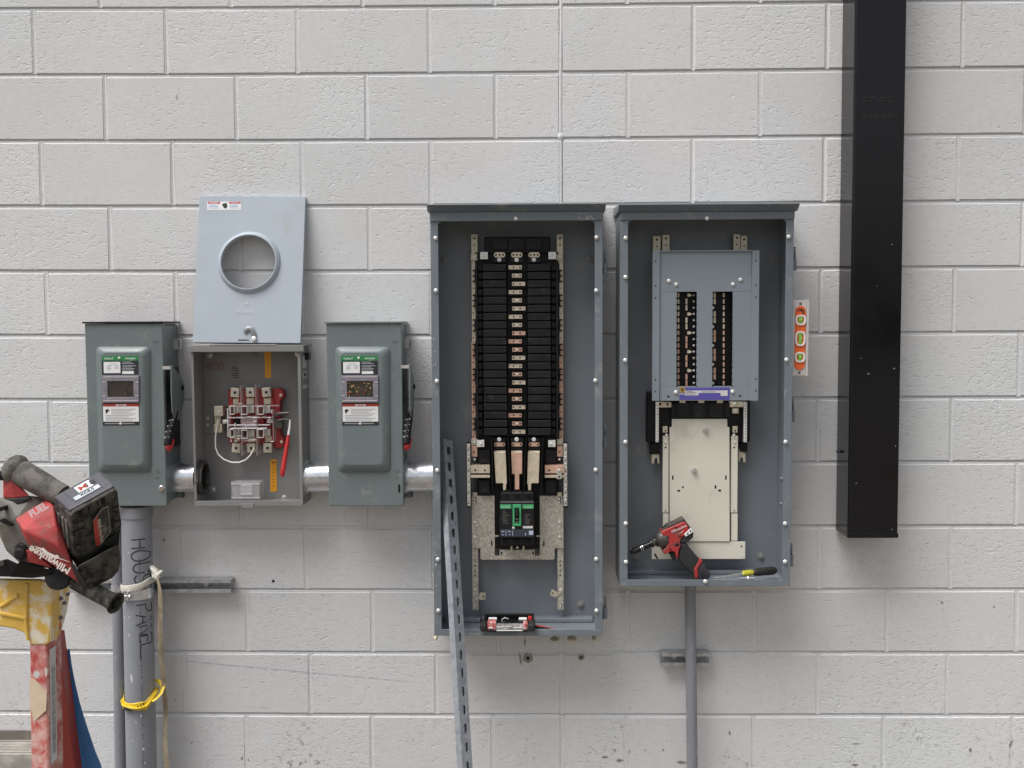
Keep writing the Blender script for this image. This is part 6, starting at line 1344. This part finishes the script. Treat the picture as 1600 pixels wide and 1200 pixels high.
mb.build('flank_rib', m_rubg, ba, .001)
mb = MB(); mb.hull([zp(430, 740, .05), zp(640, 680, .045), zp(748, 600, .03), zp(742, 700, .03), zp(600, 770, .04), zp(485, 835, .05)] + [zp(x, y, -.01) for x, y in ((440, 750), (745, 620), (740, 700), (490, 830))]); mb.build('dark_gap_filler', m_black, sw, .002)  # black filler added to darken the shadowed gap between battery and motor end
# lower dark motor end and the flared dust spout
mb = MB(); mb.hull([zp(478, 820, .08), zp(740, 680, .05), zp(757, 770, .04), zp(742, 850, .03), (zp(700, 895, .035)), zp(565, 958, .05), zp(525, 935, .05), zp(495, 880, .06)] + [zp(x, y, -.02) for x, y in ((480, 830), (735, 690), (750, 780), (700, 890), (565, 950))]); mb.build('motor_end', m_rubd, sw, .006, 3)
mb = MB(); mb.hull([zp(462, 800, .085), zp(480, 826, .085), zp(530, 935, .055), zp(560, 960, .05), zp(480, 925, .05), zp(440, 800, .07)] + [zp(x, y, 0) for x, y in ((465, 805), (530, 935), (480, 925))]); mb.build('boot', m_rub, sw, .003)
a, b = zp(470, 915, .02), zp(728, 1052, .055); hx = b - a; L_ = hx.length
mb = MB(); mb.lathe(a, hx, [(0, .0155), (L_ * .5, .0165), (L_ * .8, .016), (L_ * .9, .0165), (L_ * .955, .0205), (L_ * .985, .0218), (L_, .0205), (L_, .0145), (L_ * .86, .0125)], 28, 0, (True, True)); sp = mb.build('dust_spout', m_rubd, sw)
mb = MB(); mb.lathe(a + hx * .87, hx, [(0, .0123), (.001, .0123)], 20); mb.build('bore', m_black, sp)
# black guard and foot below the housing
mb = MB(); mb.hull([zp(-60, 800, .03), zp(0, 785, .035), zp(45, 772, .035), zp(100, 800, .03), zp(160, 825, .03), zp(60, 885, .03), zp(-60, 880, .03)] + [zp(x, y, -.05) for x, y in ((-60, 800), (45, 780), (160, 830), (60, 885), (-60, 880))]); mb.build('blade_guard', m_black2, sw, .005, 3)
mb = MB(); mb.hull([zp(120, 790, .035), zp(300, 835, .03), zp(335, 850, .03), zp(320, 880, .02), zp(200, 893, .025), zp(60, 886, .03)] + [zp(x, y, -.05) for x, y in ((120, 795), (330, 850), (200, 890), (60, 885))]); mb.build('saw_shoe', m_black, sw, .004, 3)
mb = MB(); mb.lathe(zp(10, 800, .038), (0, -1, 0), [(0, .006), (.002, .005)], 12); mb.build('guard_screw', m_gunm, sw)
mb = MB(); mb.lathe(zp(375, 885, .005), (.25, -1, .25), [(0, .024), (.012, .026), (.018, .022)], 24); mb.build('wheel_cover', m_black2, sw)
mb = MB(); mb.hull([zp(165, 715, .05), zp(205, 722, .05), zp(330, 830, .03), zp(250, 800, .04), zp(170, 790, .045)] + [zp(x, y, 0) for x, y in ((170, 720), (330, 830), (170, 790))]); mb.build('red_stop', m_toold, sw, .002)
